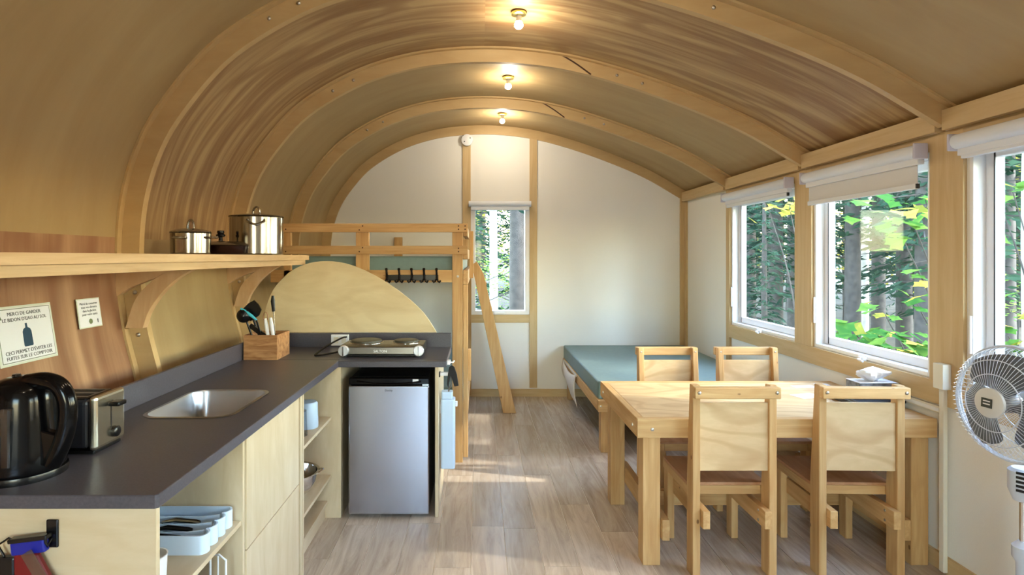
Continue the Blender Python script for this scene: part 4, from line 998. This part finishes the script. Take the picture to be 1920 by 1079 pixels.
for x in (-.20, .20):
    MB().lathe([(.009, 0), (.008, .004), (0, .006)], (x, -.0377, .957), (0,-1,0), 12).build('bolt', boltm, ch, smooth=True)
    MB().lathe([(.006, 0), (.006, .003), (0, .004)], (x, .0463, .957), (0,1,0), 10).build('bolt', boltm, ch, smooth=True)
ch.location = (1.256, 2.80, 0); ch.scale = (.94, 1, .962)
copy_thing(ch, (1.880, 2.80, 0), math.radians(-2), 'pine chair with plywood back at the near right, beside the wall')
copy_thing(ch, (1.312, 4.00, 0), math.pi+math.radians(.5), 'pine chair on the far side of the table, left one by the bed')
copy_thing(ch, (1.865, 4.00, 0), math.pi, 'pine chair on the far side of the table, right one by the windows')

# ------------------------------------------------------------------ things on the table and the wall
ga = thing('game_box', 'flat black box under the tissue box on the table', 'box', (2.18, 3.18, TZ))
B(2.04, 2.30, 3.08, 3.30, TZ+.0015, TZ+.028).build('tray', black, ga, bevel=.002)
B(2.036, 2.304, 3.076, 3.304, TZ+.0285, TZ+.042).build('lid', plain('game_lid', (30, 32, 38), .35), ga, bevel=.002)
ti = thing('tissue_box', 'grey patterned tissue box with a tissue sticking out', 'tissue box', (2.19, 3.2, TZ+.042))
B(2.09, 2.30, 3.13, 3.25, TZ+.043, TZ+.125).build('carton', plain('tissue_carton', (120, 124, 132), .5, vary=.6, nscale=26), ti, bevel=.002)
B(2.088, 2.302, 3.128, 3.252, TZ+.1255, TZ+.1275).build('top_panel', plain('tissue_top', (206, 208, 214), .5), ti)
tm = MB(); tv = []; random.seed(3)
NA = 22
for j in range(7):
    h = j/6
    for k in range(NA):
        a = 2*math.pi*k/NA
        r = (.022+.055*math.sin(h*2.2))*(1+.25*math.sin(3*a+h*3)+.16*math.sin(7*a+h*5))*(1 if j < 6 else .35)
        tv.append((2.195+r*1.0*math.cos(a), 3.19+r*.6*math.sin(a), TZ+.128+.068*h*(1+.15*math.sin(2*a))))
tm.add(tv, [(j*NA+k, j*NA+(k+1) % NA, (j+1)*NA+(k+1) % NA, (j+1)*NA+k) for j in range(6) for k in range(NA)]+[tuple(6*NA+k for k in range(NA))])
tm.build('tissue', white, ti, smooth=True)
for i, (x, y, rz, lab, mt) in enumerate(((2.05, 3.60, .1, 'white leaflet lying on the far side of the table', paper), (2.20, 3.66, -.2, 'small white card lying near the wall end of the table', paper), (1.93, 3.36, .3, 'white sheet lying beside the black box', paper))):
    q = MB().obox((0,0,.0008), (1,0,0), (0,1,0), (0,0,1), (.07, .04, .075)[i], (.03, .025, .05)[i], .0006).build('leaflet', mt)
    q.location = (x, y, TZ); q.rotation_euler = (0,0,rz); tag(q, lab, 'paper', 'papers on the table')
cd = thing('cable_conduit', 'cream cable conduit running down from a box beside the sill', 'conduit', (XR-.03, 2.85, 0))
B(XR-.064, XR-.021, 2.80, 2.862, .925, 1.05).build('junction_box', cream, cd, bevel=.003)
B(XR-.040, XR-.0185, 2.825, 2.855, .012, .924).build('duct', cream, cd, bevel=.003)
rw = thing('cable_raceway', 'short cream cable raceway on the wall at the table end', 'raceway', (XR-.02, 3.0, .80))
B(XR-.0195, XR-.001, 2.865, 3.25, .79, .825).build('duct', cream, rw, bevel=.003); B(XR-.0215, XR-.0197, 2.87, 3.245, .798, .816).build('cover', white, rw)

# ------------------------------------------------------------------ standing fan
fc = Vector((1.955, 2.10, 1.040)); th = math.radians(84); nrm = Vector((-math.sin(th), -math.cos(th), .05)).normalized()
fa = thing('standing_fan', 'white pedestal fan with grey blades at the right edge', 'fan', (fc.x-nrm.x*.10, fc.y-nrm.y*.10, 0))
tu = nrm.cross(Vector((0,0,1))).normalized(); tv_ = tu.cross(nrm).normalized()
def FP(r, a, h): return fc+tu*r*math.cos(a)+tv_*r*math.sin(a)+nrm*h
R = .208
gd = MB()
for h, r in ((.0, R), (-.012, R)): gd.tube([FP(r, 2*math.pi*k/48, h) for k in range(48)], .006, 6, True)
gd.build('guard_rim', fan_w, fa, smooth=True)
for nm, sg in (('front_guard', 1), ('rear_guard', -1)):
    m = MB()
    for k in range(72):
        a = 2*math.pi*k/72
        m.tube([FP(r, a, sg*h) for r, h in ((R, .0), (R*.93, .035), (R*.75, .058), (R*.5, .072), (R*.24, .080))], .0009, 3)
    for r, h in ((R*.75, .060), (R*.5, .074)): m.tube([FP(r, 2*math.pi*k/40, sg*h) for k in range(40)], .002, 5, True)
    m.build(nm, fan_w, fa, smooth=True)
hc = MB().lathe([(.054, 0), (.054, .010), (.045, .016), (0, .018)], fc+nrm*.078, nrm, 32).build('hub_cap', plain('fan_hub', (206, 204, 200), .45), fa, smooth=True)
lc = fc+nrm*.0968
MB().obox(lc, tu, tv_, nrm, .020, .017, .0006).build('badge', plain('badge_dark', (52, 56, 52), .4), hc)
for dz in (.007, -.004):
    MB().obox(lc+nrm*.0008+tv_*dz, tu, tv_, nrm, .013, .0022, .0003).build('badge_mark', paper, hc)
MB().lathe([(.035, -.02), (.035, .03), (.03, .04), (0, .04)], fc, nrm, 24).build('hub', bladem, fa, smooth=True)
for k in range(3):
    a0 = math.radians(205+120*k); m = MB(); vs_ = []; N1, N2 = 10, 8
    for i in range(N1+1):
        f = i/N1; r = .028+f*(R*.86-.028)
        half = .30+.72*math.sin(min(1, f*1.15)*math.pi*.62)*(1-.55*max(0, f-.75)/.25)
        for j in range(N2+1):
            g = j/N2*2-1
            vs_.append(FP(r, a0+g*half, .012-.022*g))
    m.add(vs_, [(i*(N2+1)+j, (i+1)*(N2+1)+j, (i+1)*(N2+1)+j+1, i*(N2+1)+j+1) for i in range(N1) for j in range(N2)])
    o = m.build('blade', bladem, fa, smooth=True); md = o.modifiers.new('thick', 'SOLIDIFY'); md.thickness = .003
mc = fc-nrm*.085
MB().lathe([(.05, 0), (.062, -.02), (.062, -.07), (.045, -.10), (0, -.11)], mc, nrm, 28).build('motor_housing', fan_w, fa, smooth=True)
pc = fc-nrm*.055+Vector((0, .0, 0))
nk = MB().lathe([(.034, .80), (.045, .79), (.045, .72), (.030, .68), (0, .68)], (pc.x, pc.y, 0), (0,0,1), 24).build('neck', fan_w, fa, smooth=True)
for k in range(5):
    a = math.radians(215); MB().obox((pc.x+.0445*math.cos(a), pc.y+.0445*math.sin(a), .725+k*.016), (-math.sin(a), math.cos(a), 0), (0,0,1), (math.cos(a), math.sin(a), 0), .012, .005, .002).build('button', black, nk, bevel=.002)
MB().cyl((pc.x, pc.y, .5), (pc.x, pc.y, .679), .012).build('inner_pole', chrome, fa, smooth=True)
MB().lathe([(.02, .03), (.022, .45), (.034, .47), (.034, .51), (.016, .53), (.0125, .53)], (pc.x, pc.y, 0), (0,0,1), 24).build('outer_pole', fan_w, fa, smooth=True)
MB().lathe([(.20, 0), (.20, .012), (.12, .03), (.03, .045), (0, .045)], (pc.x, pc.y, 0), (0,0,1), 40).build('base', fan_w, fa, smooth=True)

# ------------------------------------------------------------------ outside: ground and forest
random.seed(21)
gm = MB(); NX, NY = 40, 40; vs_ = []
for i in range(NX+1):
    for j in range(NY+1):
        x = -60+i*3.5; y = -50+j*3.6
        z = -.75+.25*math.sin(x*.35)*math.cos(y*.27)+max(0, (math.hypot(x, y)-14))*.035
        if -4 < x < 5 and -4 < y < 9: z = -.75
        vs_.append((x, y, z))
gm.add(vs_, [(i*(NY+1)+j, (i+1)*(NY+1)+j, (i+1)*(NY+1)+j+1, i*(NY+1)+j+1) for i in range(NX) for j in range(NY)])
gr = gm.build('ground', litter_m, smooth=True); struct(gr, 'brown forest floor outside the cabin')
def gz(x, y): return -.75+max(0, (math.hypot(x, y)-14))*.035+(.0 if (-4 < x < 5 and -4 < y < 9) else .25*math.sin(x*.35)*math.cos(y*.27))-.05
def rv(): return Vector((random.uniform(-1,1), random.uniform(-1,1), random.uniform(-1,1)))
def conifer_mesh(h, bare, spread, nb):
    tk = MB().lathe([(.17, 0), (.14, .6), (.11, h*.5), (.03, h)], (0,0,0), (0,0,1), 10)
    fo = MB(); br = MB()
    for k in range(nb):
        z = bare+(h-bare)*(k/nb)**.9; a = k*2.4+random.random(); L = spread*(1-(z-bare)/(h-bare)*.8)*random.uniform(.6, 1.1)
        d = Vector((math.cos(a), math.sin(a), -.12)); sd_ = Vector((-math.sin(a), math.cos(a), 0))
        br.tube([(0,0,z), tuple(Vector((0,0,z))+d*L*.9)], [.02, .006], 4)
        nl = int(26*L)+6
        for q in range(nl):
            f = random.uniform(.12, 1); wid = .38*L*(1-f*.6)
            p = Vector((0,0,z))+d*L*f+sd_*random.uniform(-wid, wid)+Vector((0,0,random.uniform(-.08,.05)-f*f*.12*L))
            dr = (d*.8+sd_*random.uniform(-1,1)+Vector((0,0,random.uniform(-.5,.1)))).normalized(); ln = random.uniform(.10, .22)
            sd2 = dr.cross(rv()).normalized()*random.uniform(.018, .04)
            fo.add([p-dr*ln*.5, p+sd2, p+dr*ln, p-sd2], [(0,1,2,3)])
    return tk, br, fo
def broad_mesh(h, bare, rad, n, trunk_r, size=.12):
    tk = MB().tube(catmull([(0,0,0), (.05,.03,h*.35), (-.04,.06,h*.7), (.05,0,h)], 4), [trunk_r*(1-.7*i/12) for i in range(13)], 9)
    br = MB(); fo = MB()
    for k in range(14):
        z = bare+(h-bare)*random.random(); a = random.random()*6.3; L = rad*random.uniform(.4, .9)
        br.tube([(0,0,z), (L*.5*math.cos(a), L*.5*math.sin(a), z+.15*L), (L*math.cos(a), L*math.sin(a), z+.35*L)], [.025, .015, .006], 5)
        e = Vector((L*math.cos(a), L*math.sin(a), z+.3*L))
        for q in range(n//14):
            p = e+Vector((random.gauss(0, rad*.28), random.gauss(0, rad*.28), random.gauss(0, rad*.16)))
            u_ = rv().normalized(); v_ = u_.cross(rv()).normalized(); s_ = size*random.uniform(.6, 1.2)
            u_.z *= .4; v_.z *= .4
            fo.add([p-u_*s_*.5, p+v_*s_*.35, p+u_*s_*.5, p-v_*s_*.35], [(0,1,2,3)])
    return tk, br, fo
protos = {}
def make_tree(kind, k):
    if kind == 'conifer': P = conifer_mesh(random.uniform(9, 12), [.9, 1.8, 3.2][k % 3], [1.9, 1.6, 1.5][k % 3], 84)
    elif kind == 'yellow': P = broad_mesh(6, 1.3, 2.2, 1200, .06, .15)
    elif kind == 'green': P = broad_mesh(4, .3, 1.8, 1300, .04, .14)
    else: P = broad_mesh(11, 6, 2.2, 900, .10, .16)
    mats = {'conifer': (bark_m, bark_m, needle_m), 'yellow': (bark_m, bark_m, yleaf_m), 'green': (bark_m, bark_m, gleaf_m), 'pale': (birch_m, birch_m, yleaf_m)}[kind]
    return P, mats
LAB = {'conifer': ('spruce_tree', 'dark spruce tree in the forest outside the windows', 'tree'), 'yellow': ('maple_tree', 'yellow-leaved broadleaf tree in the forest outside', 'tree'),
       'green': ('forest_shrub', 'bright green leafy shrub in the forest outside', 'shrub'), 'pale': ('birch_tree', 'pale-trunked tree with high crown in the forest outside', 'tree')}
tree_cache = {}
def tree(kind, var, x, y, s, rz):
    nm, lab, cat = LAB[kind]
    sl = x/y if y > 0 else 99
    if y <= 0 or (y < 6 and x > 5): lab = lab.split(' in the forest')[0]+' close beside the cabin, outside the view'
    elif math.hypot(x, y-4) > 23: lab = 'distant '+lab
    elif y > 8 and -.2 < sl < .13: lab = lab.split(' in the forest')[0]+(' close behind the end-wall window' if y < 13 else ' farther behind the end-wall window')
    elif .4 < sl < 1.2:
        wn_ = 'far side window' if sl < .57 else ('middle side window' if sl < .81 else 'window behind the fan')
        lab = lab.split(' in the forest')[0]+(' standing near outside the ' if y < 9.6 else (' midway outside the ' if y < 15.5 else ' deep in the woods outside the '))+wn_
    t = thing(nm, lab, cat, (x, y, gz(x, y)), {'conifer': 'spruces outside', 'yellow': 'yellow trees outside', 'green': 'green shrubs outside', 'pale': 'pale-trunked trees outside'}[kind])
    t.rotation_euler = (0,0,rz); t.scale = (s, s, s)
    key = (kind, var)
    if key not in tree_cache:
        P, mats = make_tree(kind, var); obs = []
        for pn, mb, mt in zip(('trunk', 'branches', 'foliage'), P, mats):
            o = mb.build(pn, mt, None, smooth=(pn != 'foliage')); obs.append(o); o.parent = t
        tree_cache[key] = obs
    else:
        for o in tree_cache[key]:
            c = o.copy(); C.objects.link(c); c.parent = t
# side forest
def side(sl, d): return (sl*d, d)      # lateral/depth slope as seen from inside the room
spots = []
for kind, var, sl, d, s in (
    ('conifer', 2, .475, 13.5, 1.0), ('conifer', 1, .52, 11.0, 1.0), ('conifer', 2, .505, 17, 1.1), ('conifer', 0, .455, 9.2, .55), ('conifer', 2, .55, 14.5, 1.0), ('conifer', 0, .50, 8.4, .35),
    ('pale', 0, .615, 11.5, .8), ('conifer', 2, .655, 9.5, .9), ('conifer', 2, .70, 12, 1.0), ('conifer', 1, .745, 10.5, 1.0), ('pale', 0, .675, 14, 1.0), ('yellow', 0, .64, 16, 1.0), ('yellow', 1, .70, 18, 1.1),
    ('conifer', 2, .78, 8.5, .9), ('conifer', 0, .60, 16, 1.0), ('conifer', 1, .86, 8.5, 1.0), ('conifer', 2, .92, 9.0, 1.1), ('pale', 0, .97, 7.0, .9), ('conifer', 0, .90, 12, 1.0), ('yellow', 0, .87, 14, .9),
    ('conifer', 1, .43, 20, 1.2), ('conifer', 0, .58, 21, 1.2), ('conifer', 1, .67, 22, 1.2), ('yellow', 1, .54, 22, 1.1), ('conifer', 0, .76, 19, 1.2), ('conifer', 1, .83, 20, 1.2), ('yellow', 0, .79, 15, .9), ('conifer', 0, .95, 16, 1.2), ('conifer', 1, 1.05, 14, 1.1), ('conifer', 2, 1.1, 10, 1.0), ('green', 0, .95, 7.5, .5)):
    x, y = side(sl, d); spots.append((kind, var, x, y, s))
# behind the end window
for kind, var, x, y, s in (('conifer', 2, .62, 9.2, 1.0), ('pale', 0, .28, 10.5, .9), ('yellow', 0, .35, 15, .9), ('green', 0, -.15, 10.2, .55), ('yellow', 1, -.6, 17, 1.0), ('conifer', 0, 1.6, 17, 1.0), ('conifer', 1, .1, 20, 1.1), ('green', 1, .75, 12, .55), ('conifer', 0, -1.6, 14, 1.0), ('conifer', 1, -.6, 12.5, .9)):
    spots.append((kind, var, x, y, s))
# trees beside the cabin, out of view, that break up the sunlight
for kind, var, x, y, s in (('conifer', 1, 7.5, -2.0, 1.0), ('conifer', 0, 9.0, 1.2, 1.0), ('conifer', 2, 6.8, .6, .9), ('conifer', 0, 10.5, -4.5, 1.1), ('yellow', 0, 8.2, -.6, 1.0), ('conifer', 1, 8.6, 3.2, 1.0), ('conifer', 0, 12.0, -1.5, 1.1), ('yellow', 1, 10.0, 3.4, 1.2), ('conifer', 0, 6.0, -5.0, 1.0)):
    spots.append((kind, var, x, y, s))
# further ring all round
for k in range(60):
    a = math.radians(20+k*1.6+random.uniform(-3, 3)); r = random.uniform(24, 34)
    sl_ = r*math.cos(a)/max(.1, 4+r*math.sin(a))
    if not (.36 < sl_ < 1.35 or -.22 < sl_ < .16): continue
    spots.append((['conifer', 'conifer', 'yellow', 'conifer'][k % 4], k % 3 if k % 4 != 2 else k % 2, r*math.cos(a), 4+r*math.sin(a), random.uniform(1.1, 1.5)))
for kind, var, x, y, s in spots:
    tree(kind, var, x, y, s, random.random()*6.28)
# same-looking neighbours are told apart by their order from the left
byl = {}
for o in bpy.data.objects:
    if o.get('group', '').endswith(' outside') and 'label' in o and 'outside the view' not in o['label']: byl.setdefault(o['label'], []).append(o)
ORD = ['first', 'second', 'third', 'fourth', 'fifth', 'sixth', 'seventh', 'eighth', 'ninth', 'tenth']
for lab, L in byl.items():
    if 1 < len(L) <= 10:
        for k_, o in enumerate(sorted(L, key=lambda q: q.location.x/max(.1, q.location.y))): o['label'] = lab+', '+ORD[k_]+' from the left'
# maple saplings right outside the windows: each leaf its own piece
def maple_leaf():
    pts = []
    tips = [(-150, .52), (-115, .46), (-85, .80), (-62, .56), (-28, .62), (0, 1.0), (28, .62), (62, .56), (85, .80), (115, .46), (150, .52), (180, .2)]
    for a, r in tips: pts.append((r*math.sin(math.radians(a)), r*math.cos(math.radians(a)), 0))
    pts = [(x, y+.3, -.12*abs(x)) for x, y, z in pts]
    m = MB(); m.add(pts+[(0, .3, .0)], [(i, (i+1) % 12, 12) for i in range(12)])
    return m
leaf_me = None
def sapling(label, base, tips):
    """tips: list of (end point, number of leaves, leaf size)"""
    global leaf_me
    t = thing('maple_sapling', label, 'sapling', base, 'maple saplings outside')
    bv = Vector(base)
    st = MB()
    for e, nl, sz, yel in tips:
        e = Vector(e); mid = bv.lerp(e, .55)+Vector((.1, .05, .25))
        pts = catmull([tuple(bv), tuple(mid), tuple(e)], 6); st.tube(pts, [.014*(1-.7*i/12) for i in range(13)], 6)
    st.build('stem', bark_m, t, smooth=True)
    for e, nl, sz, yel in tips:
        e = Vector(e)
        for q in range(nl):
            if leaf_me is None:
                o = maple_leaf().build('leaf', maple_m); leaf_me = o.data
            else:
                o = bpy.data.objects.new('leaf', leaf_me); C.objects.link(o)
            o.parent = t
            p = e+Vector((random.gauss(0, .16), random.gauss(0, .20), random.gauss(0, .10)))
            o.location = p-bv
            o.rotation_euler = (random.uniform(-.6, .6), random.uniform(-.7, .4), random.random()*6.28)
            s_ = sz*random.uniform(.7, 1.2); o.scale = (s_, s_, s_)
            if yel > random.random():
                o.material_slots[0].link = 'OBJECT'; o.material_slots[0].material = yleaf_m
def at(px, py, d): return ((px-898)*d/1070, d, EYE-(py-482)*d/1070)
sapling('green maple sapling low outside the middle side window', (3.9, 4.9, -.75), [(at(1605, 628, 5.0), 18, .12, .12), (at(1680, 655, 4.9), 24, .12, .08), (at(1735, 650, 4.7), 18, .12, .08), (at(1640, 665, 4.9), 14, .14, .1), (at(1660, 590, 5.2), 4, .10, .7)])
sapling('maple sapling with leaves across the upper part of the middle side window', (4.6, 5.3, -.75), [(at(1690, 440, 5.2), 12, .13, .0), (at(1700, 385, 5.2), 12, .13, .35), (at(1735, 375, 5.1), 12, .13, .6)])
sapling('maple sapling at mid height by the right post of the middle side window', (4.3, 5.0, -.75), [(at(1735, 525, 5.0), 9, .12, .2), (at(1720, 570, 5.0), 6, .11, .3)])
sapling('maple sapling outside the window behind the fan', (4.6, 4.4, -.75), [(at(1895, 345, 4.6), 12, .12, .4), (at(1890, 630, 4.5), 12, .12, .3), (at(1860, 340, 4.6), 5, .12, .4)])
sapling('yellow maple twig at the top of the far side window', (4.0, 6.9, -.75), [(at(1480, 385, 7.0), 14, .12, .95), (at(1440, 388, 7.2), 6, .11, .6)])

# tidy helper properties
for o in bpy.data.objects:
    if '_org' in o: del o['_org']
